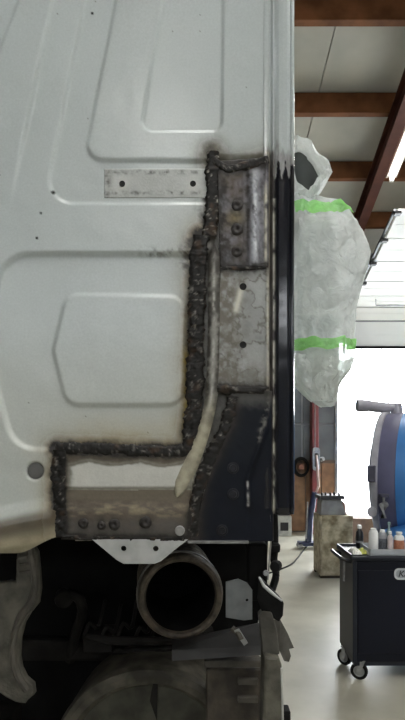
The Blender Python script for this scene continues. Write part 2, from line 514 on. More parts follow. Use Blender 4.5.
def grid_part(name, P, shape, cf, parent, rough=0.42, metal=0.0, thick=0.0, m=None, keep=None):
    """P: (rows, cols, 3) world points; cf: (rows, cols, 3) albedo; a back skin makes it a sheet of that thickness"""
    R, C_ = shape
    v = P.reshape(-1, 3)
    i = np.arange(R * C_).reshape(R, C_)
    f = np.stack([i[:-1, :-1], i[1:, :-1], i[1:, 1:], i[:-1, 1:]], -1).reshape(-1, 4)
    if keep is not None:
        kk = keep.reshape(-1)
        f = f[kk[f].all(axis=1)]
    col = cf.reshape(-1, 3)
    rg = np.broadcast_to(rough, (R, C_)).reshape(-1).astype(np.float32)
    mt = np.broadcast_to(metal, (R, C_)).reshape(-1).astype(np.float32)
    faces = f.tolist()
    if thick:
        loop = np.concatenate([i[0, :], i[1:, -1], i[-1, -2::-1], i[-2:0:-1, 0]])
        o = len(v); n = len(loop)
        bv = v[loop].copy(); bv[:, 1] += thick
        v = np.concatenate([v, bv]); col = np.concatenate([col, col[loop]]); rg = np.concatenate([rg, rg[loop]]); mt = np.concatenate([mt, mt[loop]])
        faces += [[int(loop[k]), int(loop[(k + 1) % n]), o + (k + 1) % n, o + k] for k in range(n)]
        faces.append([o + k for k in range(n)])
    me = bpy.data.meshes.new(name); me.from_pydata(v.tolist(), [], faces)
    me.polygons.foreach_set('use_smooth', np.ones(len(me.polygons), bool))
    a = me.attributes.new('stain', 'FLOAT_COLOR', 'POINT')
    a.data.foreach_set('color', np.concatenate([col, np.ones((len(col), 1))], 1).astype(np.float32).ravel())
    me.attributes.new('rgh', 'FLOAT', 'POINT').data.foreach_set('value', rg)
    me.attributes.new('mtl', 'FLOAT', 'POINT').data.foreach_set('value', mt)
    me.update()
    return link(name, me, m or stained('stained_sheet'), parent)


def wallpts(x, y, h):
    return np.stack([(x - CX) * S, D0 - h, ZC + (CY - y) * S], -1)


# ---- rear wall sheet with its pressings
xs_ = np.arange(-60, 274.1, 1.25); ys_ = np.arange(-260, 553, 1.25)
X, Y = np.meshgrid(xs_, ys_)
H = np.zeros_like(X)


def step(dist, width, amount):
    return amount * sst(width / 2, -width / 2, dist)


line = lambda p, q: ((X - p[0]) * (q[1] - p[1]) - (Y - p[1]) * (q[0] - p[0])) / math.hypot(q[0] - p[0], q[1] - p[1])
fade = sst(215, 90, Y)
H += step(line((20, 0), (0, 52)), 7, -0.006) * fade
H += step(line((54, 0), (20, 158)), 5, 0.007) * fade
reg = [(145, -300), (44, 203), (330, 203.5), (330, -300)]
H += step(sdf(X, Y, reg, 24), 5, -0.004)
reg = [(176, -300), (84, 160), (330, 161), (330, -300)]
H += step(sdf(X, Y, reg, 16), 5, 0.0045)
reg = [(211, -300), (141, 131), (222, 131), (226, -300)]
H += step(sdf(X, Y, reg, 10), 4.5, -0.0045)
reg = [(2, 253.5), (-8, 330), (-3, 390), (14, 449), (300, 449), (300, 253.5)]
H += step(sdf(X, Y, reg, 30), 6, -0.0075)
reg = [(66, 293), (53, 348), (53, 352), (66, 405), (183, 405), (186, 296)]
H += step(sdf(X, Y, reg, 17), 6, 0.006)
# bottom lip rolled out
H += 0.012 * sst(505, 530, Y + 0.21 * X * (X < 75)) * sst(62, 50, X)
H -= 0.006 * sst(208, 216, X) * sst(152, 162, Y)
H += (fbm(X, Y, 90, 21) - 0.5) * 0.004 + (fbm(X, Y, 30, 22) - 0.5) * 0.0012
botline = 552 - 0.0 * X - 16 * sst(18, 62, X)
keep = (Y <= np.where(X < 75, botline, 541) + 1.2)
Yc = np.minimum(Y, np.where(X < 75, botline, 541))
for hx, hy, hr in ((35, 471, 8.5),):
    H += -0.006 * sst(hr + 1.5, hr - 1.0, np.hypot(X - hx, Y - hy))
cP = col_panel(X, Yc)
hole = sst(9.5, 7.5, np.hypot(X - 35, Y - 471))
cP = lerp(cP, np.array([0.09, 0.085, 0.08]), hole)
for hx, hy, hr in ((53, 192, 1.8), (41, 213, 1.0), (37, 238, 1.2), (92, 12, 1.2)):
    cP = lerp(cP, np.array([0.01, 0.01, 0.01]), sst(hr + 0.8, hr - 0.3, np.hypot(X - hx, Y - hy)))
so = soot_amount(X, Yc)
panel = grid_part('rear_panel', wallpts(X, Yc, H), X.shape, cP, truck, rough=0.26 + 0.4 * so, keep=keep, m=stained('painted_sheet', 0.06, 0.5))
# blanking plug in the round hole
mb = MB(); mb.lathe([(0, 0.004), (6.5 * S, 0.004), (7.5 * S, 0.003), (8.2 * S, 0.0)], wall(35, 471, -0.006), (0, -1, 0), 24)
mb.build('blanking_plug', mat('grey_plug', (0.10, 0.10, 0.098), 0.6), panel)


def quad_plate(name, tl, tr, br, bl, hf, cf, parent, res=1.0, base=0.002, rough=0.4, metal=0.0, thick=0.004, m=None):
    """a sheet over four wall-pixel corners; hf, cf: functions of wall pixels"""
    w_ = max(math.dist(tl, tr), math.dist(bl, br)); h_ = max(math.dist(tl, bl), math.dist(tr, br))
    nu, nv = int(w_ / res) + 2, int(h_ / res) + 2
    u, v = np.meshgrid(np.linspace(0, 1, nu), np.linspace(0, 1, nv))
    x = (tl[0] * (1 - u) + tr[0] * u) * (1 - v) + (bl[0] * (1 - u) + br[0] * u) * v
    y = (tl[1] * (1 - u) + tr[1] * u) * (1 - v) + (bl[1] * (1 - u) + br[1] * u) * v
    h = base + hf(x, y)
    r = rough(x, y) if callable(rough) else rough
    me_ = metal(x, y) if callable(metal) else metal
    return grid_part(name, wallpts(x, y, h), x.shape, cf(x, y), parent, r, me_, thick, m)


# ---- fixing strip below the upper pressing
def c_strip(x, y):
    n = fbm(x, y, 9, 31); n2 = fbm(x, y, 3.5, 32)
    c = np.array([0.47, 0.49, 0.475]) * (0.88 + 0.24 * n)[..., None]
    edge = np.minimum(np.minimum(np.abs(y - 171.5), np.abs(y - 192)), np.abs(x - 107) * 0.7)
    c = lerp(c, np.array([0.05, 0.045, 0.04]), np.clip(np.exp(-(edge / 2.2) ** 2) * (n2 * 3.0 - 1.15), 0, 1) * 0.85)
    c = lerp(c, np.array([0.16, 0.15, 0.13]), np.clip(n * 2.4 - 1.25, 0, 1) * sst(150, 108, x) * 0.9)
    for hx in (122, 193):
        c = lerp(c, np.array([0.66, 0.67, 0.64]), np.exp(-(np.hypot(x - hx, y - 183) / 8) ** 2) * 0.6)
    return c


zero = lambda x, y: 0 * x
strip = quad_plate('fixing_strip', (104, 168), (208, 168), (208, 197), (104, 197), lambda x, y: (fbm(x, y, 90, 21) - 0.5) * 0.004 + (fbm(x, y, 30, 22) - 0.5) * 0.0012, c_strip, truck, base=-0.0031, thick=0.003)
m_hole = mat('dark_hole', (0.004, 0.004, 0.004), 0.8)
m_bolt = mat('dirty_bolt', (0.09, 0.085, 0.08), 0.5, 0.4, 0.3, 90)


def hole_at(px, py, r, parent, h):
    mb = MB(); mb.lathe([(0, -0.0005), (r * S * 0.75, -0.0003), (r * S * 0.95, 0.0006), (r * S * 1.15, 0.0002), (r * S * 1.2, -0.002)], wall(px, py, h), (0, -1, 0), 14)
    return mb.build('bolt_hole', m_hole, parent)


for hx in (122, 193): hole_at(hx, 183, 2.6, strip, -0.0022)


# ---- repair plate one: ground steel with a pressed rib
def h_one(x, y):
    return 0.0035 * np.exp(-((x - 255) / 5.5) ** 2) * sst(168, 182, y) - 0.002 * np.exp(-((x - 246) / 2.5) ** 2) + (fbm(x, y, 8, 41) - 0.5) * 0.0018 \
        + 0.0025 * np.exp(-((x - 266) / 2) ** 2)


def c_one(x, y):
    n = fbm(x, y, 16, 42); n2 = fbm(x * 2.2, y, 8, 43); n3 = fbm(x, y, 4, 44)
    c = np.array([0.135, 0.13, 0.142]) * (0.3 + 1.3 * n2)[..., None]
    c = lerp(c, np.array([0.36, 0.37, 0.40]), np.exp(-((x - 255) / 5) ** 2) * np.clip(n2 * 2.0 - 0.35, 0, 1))
    c = lerp(c, np.array([0.09, 0.065, 0.04]), np.clip(n * 2.6 - 1.0, 0, 1) * sst(252, 238, x) * 0.8)
    c = lerp(c, np.array([0.16, 0.13, 0.06]), np.exp(-(np.hypot(x - 236, y - 218) / 9) ** 2) * 0.8)
    c = lerp(c, np.array([0.03, 0.026, 0.022]), np.clip(n3 * 3.0 - 1.45, 0, 1) * 0.75)
    for yy in (206, 230, 252):
        c = lerp(c, SOOT * 2, np.exp(-(np.hypot(x - 237, y - yy) / 9) ** 4) * np.clip(n3 * 2.2 - 0.3, 0, 1))
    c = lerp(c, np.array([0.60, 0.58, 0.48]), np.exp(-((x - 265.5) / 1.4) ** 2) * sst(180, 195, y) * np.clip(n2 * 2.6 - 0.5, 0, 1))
    c = lerp(c, SOOT * 1.5, np.clip(sst(233, 219, x) * (n3 * 2.4 - 0.2), 0, 1))
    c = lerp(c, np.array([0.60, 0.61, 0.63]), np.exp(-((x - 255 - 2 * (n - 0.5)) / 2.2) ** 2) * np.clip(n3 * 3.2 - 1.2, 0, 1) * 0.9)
    c = lerp(c, SOOT * 2, np.exp(-((x - 246.5) / 1.6) ** 2) * np.clip(n3 * 2.4 - 0.6, 0, 1) * 0.8)
    c = lerp(c, SOOT, soot_amount(x, y) * 0.9)
    return c


rust_metal = lambda x, y: np.clip(0.45 - soot_amount(x, y), 0, 1)
p1 = quad_plate('repair_plate', (217, 162), (268.5, 158), (268.5, 267), (220, 267), h_one, c_one, truck, base=0.003, rough=0.38, metal=rust_metal)
p1['label'] = 'ground bare steel plate with three plug welds'


# ---- repair plate two: pale primed plate with two holes
def c_two(x, y):
    n = fbm(x, y, 13, 51); n2 = fbm(x, y, 5, 52)
    c = np.array([0.27, 0.275, 0.265]) * (0.7 + 0.6 * n)[..., None]
    ring = np.abs(n - 0.47 - 0.16 * sst(255, 225, x) - 0.12 * sst(295, 272, y))
    c = lerp(c, np.array([0.085, 0.075, 0.06]), np.exp(-(ring / 0.035) ** 2) * 0.75)
    c = lerp(c, np.array([0.12, 0.105, 0.08]), sst(258, 226, x) * np.clip(n2 * 2.6 - 0.6, 0, 1) * 0.9)
    c = lerp(c, np.array([0.56, 0.54, 0.46]), np.exp(-(dpoly(x, y, [(241, 290), (236, 310)]) / 3) ** 2) * 0.9)
    c = lerp(c, np.array([0.14, 0.125, 0.10]), sst(350, 384, y) * np.clip(n2 * 2.0 - 0.4, 0, 1) * 0.85)
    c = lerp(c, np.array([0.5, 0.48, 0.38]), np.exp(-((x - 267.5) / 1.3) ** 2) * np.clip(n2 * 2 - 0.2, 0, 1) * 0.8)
    return lerp(c, SOOT, soot_amount(x, y) * 0.95)


p2 = quad_plate('repair_plate', (221, 268), (269, 268), (269, 389), (213, 388), lambda x, y: 0.002 * np.exp(-((x - 267) / 1.6) ** 2) + (fbm(x, y, 12, 53) - 0.5) * 0.0012, c_two, truck, base=0.003, rough=0.35, metal=0.2)
p2['label'] = 'pale primed plate with two bolt holes'
for hy in (287, 345): hole_at(243, hy, 3.0, p2, 0.0036)


# ---- black corner plate
def h_blk(x, y):
    r = dpoly(x, y, [(268, 393), (265, 430), (254, 460), (248, 480), (247, 505)])
    return 0.0035 * np.exp(-(r / 3.0) ** 2) + (fbm(x, y, 40, 61) - 0.5) * 0.004 - 0.0022 * sst(-2, 3, x - np.interp(y, [390, 430, 460, 480, 541], [270, 266, 255, 249, 248]))


def c_blk(x, y):
    n = fbm(x, y, 18, 62); n2 = fbm(x, y, 5, 63)
    c = np.array([0.005, 0.0068, 0.0125]) * (0.7 + 0.6 * n)[..., None]
    left = np.interp(y, [396, 425, 455, 485, 510, 541], [234, 226, 212, 200, 194, 192])
    c = lerp(c, np.array([0.085, 0.078, 0.065]), np.clip(sst(12, 0, x - left) * (n2 * 2.2 - 0.45), 0, 1))
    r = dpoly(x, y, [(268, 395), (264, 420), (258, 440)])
    c = lerp(c, np.array([0.28, 0.28, 0.26]), np.exp(-(r / 2.5) ** 2) * np.clip(n2 * 3 - 1.3, 0, 1))  # pale line painted along the ridge for its highlight
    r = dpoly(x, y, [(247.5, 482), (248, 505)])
    c = lerp(c, np.array([0.50, 0.50, 0.48]), np.exp(-(r / 1.1) ** 2) * np.clip(n2 * 3 - 0.9, 0, 1))  # lower stretch of the ridge highlight, also painted
    c = lerp(c, SOOT, np.clip(sst(22, 4, x - left) * (n * 2.4 - 0.5), 0, 1) * 0.7)
    c = lerp(c, np.array([0.10, 0.10, 0.095]), sst(412, 396, y + 8 * (n2 - 0.5)) * 0.9)
    return lerp(c, SOOT * 2, soot_amount(x, y) * 0.6)


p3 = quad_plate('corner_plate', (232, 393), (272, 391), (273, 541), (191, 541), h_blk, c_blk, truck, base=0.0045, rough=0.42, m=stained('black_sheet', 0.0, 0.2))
p3['label'] = 'black painted corner plate'
m_bkbolt = mat('black_bolt', (0.014, 0.015, 0.019), 0.4, 0.1, 0.2, 80, spec=0.3)
for bx, by in ((233, 468), (233, 494), (222, 530)):
    mb = MB(); mb.lathe([(0, 0.004), (3.2 * S, 0.004), (3.6 * S, 0.003), (3.7 * S, 0.0012), (5.6 * S, 0.001), (6.0 * S, 0.0), (6.0 * S, -0.003)], wall(bx, by, 0.004), (0, -1, 0), 12)
    mb.build('bolt', m_bkbolt, p3)
# flange folded out along its foot
MB().box((188 - CX) * S, (248 - CX) * S, D0 - 0.022, D0 + 0.002, ZC + (CY - 541.5) * S, ZC + (CY - 540) * S).build('foot_flange', mat('worn_edge', (0.20, 0.20, 0.195), 0.45, 0.3, 0.4, 60), p3, smooth=False)


# ---- sill patch
def c_sill(x, y):
    n = fbm(x, y, 20, 71); n2 = fbm(x, y, 6, 72); n3 = fbm(x, y * 2.6, 9, 73)
    c = np.array([0.115, 0.095, 0.072]) * (0.6 + 0.8 * n3)[..., None]
    c = lerp(c, np.array([0.26, 0.215, 0.14]), np.clip(n3 * 3 - 1.5, 0, 1) * sst(500, 508, y) * sst(520, 512, y) * 0.9)
    c = lerp(c, np.array([0.165, 0.14, 0.105]), sst(486, 489, y) * sst(503, 497, y) * 0.7)
    top = 464 + 3.5 * np.sin(x / 8.0) * n2 + 4 * (n - 0.5)
    wh = sst(0, 2.5, y - top) * sst(488.5, 486, y + 1.5 * (n2 - 0.5)) * sst(70, 75, x + 6 * (n2 - 0.5)) * sst(187, 183, x)
    ring = sst(-4.5, 0, y - top) * sst(66, 70, x) * (y < 490)
    c = lerp(c, np.array([0.27, 0.26, 0.22]) * (0.6 + 0.8 * n2)[..., None], ring)
    c = lerp(c, np.array([0.55, 0.55, 0.51]) * (0.9 + 0.2 * n)[..., None], wh)
    edge = np.abs(y - top); c = lerp(c, np.array([0.10, 0.08, 0.06]), np.exp(-(edge / 1.1) ** 2) * 0.6 * (x > 68))
    c = lerp(c, np.array([0.09, 0.085, 0.08]), sst(514, 524, y) * (0.4 + 0.6 * n2))
    for rx in (84, 103, 115, 146):
        c = lerp(c, SOOT * 1.6, np.exp(-(np.hypot(x - rx, y - 523) / 7) ** 2) * np.clip(n2 * 1.9 - 0.1, 0, 1))
    return lerp(c, SOOT, soot_amount(x, y) * 0.95)


p4 = quad_plate('sill_plate', (60, 453), (192, 454), (192, 541), (62, 539), lambda x, y: -0.003 * sst(486, 489, y) + 0.004 * sst(500, 512, y) + (fbm(x, y, 12, 74) - 0.5) * 0.0012, c_sill, truck, base=0.0045, rough=0.5)
p4['label'] = 'rusty sill plate with a white primed strip'


# ---- weld beads and plug welds
def weld(name_key, rad, hgt, parent=None, amp=0.5, light=0.25, res=1.2):
    pl, hw = SEAMS[name_key]
    path = smooth_path(pl, 10)
    # resample
    pp = np.array(path); sl = np.r_[0, np.cumsum(np.hypot(*np.diff(pp, axis=0).T))]
    n = int(sl[-1] / res) + 2
    t = np.linspace(0, sl[-1], n); cx = np.interp(t, sl, pp[:, 0]); cy = np.interp(t, sl, pp[:, 1])
    tx, ty = np.gradient(cx), np.gradient(cy); L = np.hypot(tx, ty); nx, ny = -ty / L, tx / L
    m_ = max(9, int(2 * rad / res))
    a = np.linspace(-1, 1, m_)
    seed = len(name_key) * 3
    wob = 0.75 + 0.6 * fbm(t, 0 * t, 9, 80 + seed)
    A, T = np.meshgrid(a, np.arange(n))
    jag = 1 + 0.7 * (fbm(t[T] * 1.0 + 0 * A, np.sign(A) * 7.0, 3.0, 82 + seed) - 0.5) * np.abs(A)
    x = cx[T] + nx[T] * A * rad * wob[T] * jag; y = cy[T] + ny[T] * A * rad * wob[T] * jag
    lump = fbm(x, y, 4.5, 85 + seed); rip = 0.5 + 0.5 * np.cos(t[T] * 1.9 + 2.2 * A * A)
    h = hgt * np.sqrt(np.clip(1 - A * A, 0, 1)) * (0.25 + amp * (lump * 1.9 - 0.45) + 0.14 * rip) + 0.0028
    h = np.where(np.abs(A) > 0.99, 0.0, h)
    n3 = fbm(x, y, 3.2, 90 + seed); n4 = fbm(x, y, 9, 91 + seed)
    c = np.array([0.014, 0.0125, 0.0115]) * (0.5 + 1.0 * n4)[..., None]
    c = lerp(c, np.array([0.20, 0.19, 0.17]), np.clip(n3 * 4 - 2.55, 0, 1) * light * 3)
    c = lerp(c, np.array([0.10, 0.055, 0.025]), np.clip(n4 * 4 - 2.3, 0, 1) * 0.45)
    return grid_part('weld_bead', wallpts(x, y, h), x.shape, c, parent or truck, 0.45, 0.25, 0.0)


weld('main', 8.2, 0.0045, panel, 1.0, 0.4)
weld('upper', 6.5, 0.0028, panel, 1.0, 1.1)
weld('top', 4.6, 0.004, panel, 0.8, 0.4)
weld('sill_top', 6.2, 0.005, panel, 0.6, 0.3)
weld('sill_side', 7.5, 0.005, panel, 1.0, 0.35)
weld('middle', 2.4, 0.004, panel, 0.6, 0.3)
weld('lower', 4.5, 0.0045, panel, 0.8, 0.3)
weld('curve', 6.5, 0.003, panel, 1.0, 0.4)
weld('foot', 2.6, 0.004, panel, 0.9, 0.4)

pw = MB(); pw.lathe([(0, -0.0002), (1.2 * S, 0.0002), (2.0 * S, 0.0012), (3.2 * S, 0.0017), (4.4 * S, 0.0014), (5.6 * S, 0.0002), (6.2 * S, -0.0015)], (0, 0, 0), (0, -1, 0), 16)
rnd = random.Random(4)
pw.v = [(v[0] * (1 + 0.10 * rnd.uniform(-1, 1)), v[1] * (1 + 0.3 * rnd.uniform(-1, 1)), v[2] * (1 + 0.10 * rnd.uniform(-1, 1))) for v in pw.v]
m_plug = mat('scorched_weld', (0.022, 0.018, 0.016), 0.5, 0.2, 0.5, 160)
base_pw = None
for i, (bx, by, sc_, par, hh) in enumerate([(237, 206, 1, p1, 0.0035), (237, 230, 1.05, p1, 0.0035), (237, 252, 0.95, p1, 0.0035),
                                            (84, 523, 0.85, p4, 0.008), (102, 525, 0.7, p4, 0.008), (115, 524, 0.95, p4, 0.008), (146, 522, 1.0, p4, 0.008)]):
    if base_pw is None:
        o = base_pw = pw.build('plug_weld', m_plug, par)
    else:
        o = base_pw.copy(); COL.objects.link(o); adopt(o, par)
    o.location = wall(bx, by, hh); o.rotation_euler = (0, i * 1.3, 0); o.scale = (sc_, 1, sc_)
mb = MB(); mb.lathe([(0, 0.007), (4.0 * S, 0.0068), (4.8 * S, 0.005), (5.0 * S, 0.0), (5.0 * S, -0.003)], wall(180, 530, 0.008), (0, -1, 0), 12)
mb.build('bolt', mat('pale_bolt', (0.30, 0.30, 0.29), 0.45, 0.3, 0.2, 60), p4)


# ---- pale channel running down between the plates
def channel(pts, hw, hgt, parent):
    pp = np.array(smooth_path(pts, 10)); sl = np.r_[0, np.cumsum(np.hypot(*np.diff(pp, axis=0).T))]
    n = int(sl[-1] / 1.2); t = np.linspace(0, sl[-1], n)
    cx = np.interp(t, sl, pp[:, 0]); cy = np.interp(t, sl, pp[:, 1]); tx, ty = np.gradient(cx), np.gradient(cy); L = np.hypot(tx, ty); nx, ny = -ty / L, tx / L
    a = np.linspace(-1, 1, 17); A, T = np.meshgrid(a, np.arange(n))
    w_ = hw * sst(-0.02, 0.05, t / sl[-1]) * (0.9 + 0.3 * sst(0.6, 0.9, t / sl[-1])) * np.sqrt(np.clip((1.0 - t / sl[-1]) / 0.06, 0, 1))
    x = cx[T] + nx[T] * A * w_[T]; y = cy[T] + ny[T] * A * w_[T]
    h = hgt * np.clip(1 - np.abs(A) ** 3, 0, 1) + 0.001
    n1 = fbm(x, y, 14, 95); n2 = fbm(x, y, 5, 96)
    c = np.array([0.33, 0.325, 0.30]) * (0.45 + 1.0 * n1)[..., None]
    up = sst(430, 380, y)
    c = lerp(c, np.array([0.43, 0.40, 0.30]), 1 - up)
    dirt = np.clip((np.abs(A) ** 1.3 + 0.15) * (n2 * 3.0 - 0.6), 0, 1) * (0.45 + 0.55 * up)
    c = lerp(c, np.array([0.06, 0.055, 0.045]), dirt * 0.95)
    c = lerp(c, np.array([0.05, 0.046, 0.04]), np.clip(n1 * 3.6 - 1.6, 0, 1) * 0.9 * (0.4 + 0.6 * up))
    c = lerp(c, np.array([0.58, 0.57, 0.52]), np.exp(-((A - 0.05) / 0.22) ** 2) * up * np.clip(n2 * 3 - 1.1, 0, 1) * 0.8)
    c = lerp(c, np.array([0.05, 0.045, 0.04]), sst(285, 255, y) * np.clip(n2 * 2.2 - 0.6, 0, 1))
    return grid_part('channel', wallpts(x, y, h), x.shape, c, parent, 0.45, 0.0)


channel([(215, 246), (214, 280), (214, 330), (213, 372), (211, 400), (204, 428), (193, 458), (183, 480), (177, 497)], 7.0, 0.007, truck)['label'] = 'pale worn channel of the cab pillar'

# ---- corner pillar and wind deflector, white above, black below
prof = [(262, -6), (264, 1.5), (267, 2), (269.3, 1.5), (270.3, -2), (271.5, 2), (272.6, 6), (274, 5), (275.5, 8), (278, 11), (282, 12.5), (286, 12.5), (288.4, 11), (289.3, 8.5), (290.2, 10.5), (291.6, 11.5), (293.0, 10), (294, 5), (294.4, -3), (294.4, -40), (294.2, -120)]
pxs = np.array([p[0] for p in prof]); phs = np.array([p[1] for p in prof]) * 0.001
sl = np.r_[0, np.cumsum(np.hypot(np.diff(pxs) * S, np.diff(phs)))]
tt = np.unique(np.r_[np.linspace(0, sl[-3], 60), sl])
gx = np.interp(tt, sl, pxs); gh = np.interp(tt, sl, phs)


def pillar(name, y0, y1, x_from, label, colf, dh=0.0, rough=0.2, shrink=0.0):
    k_ = gx >= x_from
    x1, h1 = gx[k_], gh[k_]
    yy = np.arange(y0, y1 + 0.01, 1.5)
    XX, YY = np.meshgrid(x1, yy); HH = np.broadcast_to(h1, XX.shape) + dh
    HH = HH + (fbm(XX * 0.5, YY, 40, 101) - 0.5) * 0.0014
    # rounded lower end
    end = sst(y1 - 6, y1, YY)
    HH = HH - end * 0.006
    o = grid_part(name, wallpts(XX - shrink, YY, HH), XX.shape, colf(XX, YY), truck, rough, 0.0, 0.0, stained('pillar_paint', 0.0, 0.5))
    o['label'] = label
    return o


def c_pil(x, y):
    n = fbm(x, y * 0.35, 4, 102); n2 = fbm(x, y, 10, 103); n3 = fbm(x, y * 0.25, 3, 104)
    c = WHITE * (0.95 + 0.1 * n2)[..., None]
    torn = 150 + 40 * n
    c = lerp(c, np.array([0.30, 0.30, 0.30]) * (0.4 + 1.0 * n3)[..., None], sst(-12, 6, y - torn + 10))
    edge = 172 + 20 * (n - 0.5) + 6 * np.sin(x * 0.9)
    left = sst(276, 272, x)
    c = lerp(c, np.array([0.006, 0.007, 0.012]), sst(-1, 1.5, y - edge))
    c = lerp(c, np.array([0.06, 0.055, 0.05]) * (0.3 + 1.6 * n3)[..., None], left * sst(148, 156, y) * 0.85)
    fl2 = sst(270.5, 269, x) * sst(140, 160, y)
    c = lerp(c, np.array([0.22, 0.205, 0.17]) * (0.2 + 1.6 * n3)[..., None], fl2 * sst(470, 380, y))
    c = lerp(c, np.array([0.02, 0.02, 0.022]), fl2 * sst(385, 400, y))
    # broken pale line painted as the edge's highlight
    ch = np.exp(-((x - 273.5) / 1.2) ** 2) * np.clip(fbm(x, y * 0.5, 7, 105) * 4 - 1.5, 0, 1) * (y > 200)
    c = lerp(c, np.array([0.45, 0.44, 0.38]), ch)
    return c


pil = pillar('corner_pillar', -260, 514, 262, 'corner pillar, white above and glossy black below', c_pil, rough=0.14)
# solid core of the pillar closing its foot
zf = ZC + (CY - 514) * S
MB().prism([wall(275, 514, 0.002), wall(279, 515, 0.006), wall(288, 515, 0.006), wall(293.6, 514, 0.0), wall(293.6, 514, -0.12), wall(275, 514, -0.12)], (0, 0, 0.02)).build('end_cap', m_black, pil, smooth=False)

# ---- the cab's body behind
m_cabw = mat('cab_white', (0.50, 0.535, 0.53), 0.35, 0, 0.04, 4)
xr = (293 - CX) * S
cab = MB().box(-2.25, xr, D0 + 0.05, 3.25, ZC + (CY - 512) * S, 4.25).build('cab_shell', m_cabw, truck, smooth=False, bevel=0.03, seg=3)
MB().box(-2.25, (-58 - CX) * S, D0 - 0.002, D0 + 0.05, ZC + (CY - 540) * S, 4.2).build('rear_panel_side', m_cabw, cab, smooth=False)
MB().box((-58 - CX) * S, xr, D0 + 0.0, D0 + 0.05, ZC + (CY + 252) * S, 4.2).build('rear_panel_top', m_cabw, cab, smooth=False)
m_grime_shade = mat('underbody_grime_shade', (0.005, 0.005, 0.005), 0.85, 0, 0.4, 14, spec=0.1)  # grimy near-black, also stands in for shade under the cab
m_grime2 = mat('dusty_black', (0.013, 0.012, 0.011), 0.75, 0, 0.5, 18, spec=0.15)
m_dust = mat('dusty_grey', (0.062, 0.056, 0.045), 0.75, 0, 0.35, 22, 0.2)
m_galv = mat('pale_bracket', (0.42, 0.43, 0.42), 0.45, 0.15, 0.12, 30)
MB().box(-2.2, (270 - CX) * S, D0 + 0.012, 3.2, ZC + (CY - 539) * S, ZC + (CY - 510) * S).build('cab_floor', m_grime_shade, truck, smooth=False)

# ---- under the cab
# bracket with two holes under the sill
Yb = D0 - 0.004
ol = [wall(93, 539), wall(188, 539), wall(180, 545), wall(161, 560.5), wall(155, 563), wall(124, 563), wall(117, 559)]
ol = [Vector((p.x, Yb, p.z)) for p in ol]
hs = [circ((wall(x_, 548).x, Yb, wall(x_, 548).z), 3.0 * S) for x_ in (124, 156)]
flat('bracket', [ol] + hs, 0.003, m_galv, truck, 0.0004)['label'] = 'pale bracket plate with two holes'

# intake duct: ribbed hose end, open towards the viewer
oc = at(181, 598, 1.260); s1 = 1.260 / F
axd = Vector((-0.12, 1, 0.0)).normalized()
mb = MB()
pr = [(35.0 * s1, 0.30), (35.0 * s1, 0.012), (36.5 * s1, 0.002), (39 * s1, 0.0), (41.5 * s1, 0.003), (42.5 * s1, 0.009)]
t_ = 0.012
for k in range(9):
    pr += [(43.5 * s1, t_ + 0.004), (43.5 * s1, t_ + 0.010), (39.5 * s1, t_ + 0.014), (39.5 * s1, t_ + 0.020)]; t_ += 0.024
pr += [(40 * s1, 0.30)]
mb.lathe(pr, oc, axd, 56)
duct = mb.build('intake_duct', mat('dusty_hose', (0.075, 0.060, 0.042), 0.7, 0, 0.5, 40, 0.2), truck)
MB().lathe([(0.0001, 0.28), (34.2 * s1, 0.27), (34.4 * s1, 0.014), (34.9 * s1, 0.012)], oc, axd, 48).build('dark_inside', m_grime_shade, duct)  # black insert added so the duct's inside looks dark
mb = MB(); mb.lathe([(41.6 * s1, 0.030), (44.6 * s1, 0.030), (44.6 * s1, 0.042), (41.6 * s1, 0.042)], oc, axd, 48)
mb.build('hose_clamp', mat('clamp_steel', (0.16, 0.15, 0.13), 0.5, 0.4, 0.4, 40), duct)

# near-black engine mass added to keep the underside dark; cross member, hoses
mb = MB(); mb.box(-1.5, -0.02, 1.55, 2.9, 0.75, 1.50)
mb.box(-1.2, 0.10, 1.75, 2.8, 0.65, 1.30)
mb.build('dark_engine_filler', m_grime_shade, truck, smooth=False, bevel=0.03)
MB().box(-1.9, 0.13, 1.52, 1.58, ZC + (CY - 662) / F * 1.52, ZC + (CY - 640) / F * 1.52).build('cross_member', m_grime2, truck, smooth=False, bevel=0.008)
MB().tube(smooth_path([at(84, 636, 1.400), at(120, 641, 1.380), at(165, 640, 1.360), at(212, 630, 1.400)], 6), 0.011, 8).build('pipe', m_grime2, truck)
MB().tube(smooth_path([at(88, 650, 1.440), at(130, 651, 1.420), at(180, 647, 1.400), at(230, 644, 1.420)], 6), 0.008, 8).build('pipe', m_grime2, truck)
MB().tube(smooth_path([at(60, 598, 1.500), at(70, 594, 1.470), at(80, 600, 1.460), at(82, 615, 1.470), at(76, 632, 1.500), at(70, 660, 1.540)], 6), 0.014, 8).build('hose', m_grime2, truck)
mb = MB(); mb.lathe([(0, 0), (0.022, 0), (0.024, 0.01), (0.02, 0.05), (0.0, 0.05)], at(64, 600, 1.450), (-0.3, 1, 0), 14); mb.build('hose_fitting', m_grime2, truck)
for k in range(5):
    a = at(84 + 17 * k, 636 + (k % 2) * 4, 1.390)
    MB().tube(smooth_path([a, a + Vector((0.012, 0.01, 0.028)), a + Vector((0.03, 0.03, 0.012)), a + Vector((0.035, 0.1, 0.06))], 4), 0.005, 6).build('cable', m_grime2, truck)
mb = MB(); mb.box(at(84, 0, 1.400).x, at(113, 0, 1.400).x, 1.390, 1.480, ZC + (CY - 652) / F * 1.400, ZC + (CY - 634) / F * 1.400); mb.build('valve_block', m_grime2, truck, smooth=False, bevel=0.004)

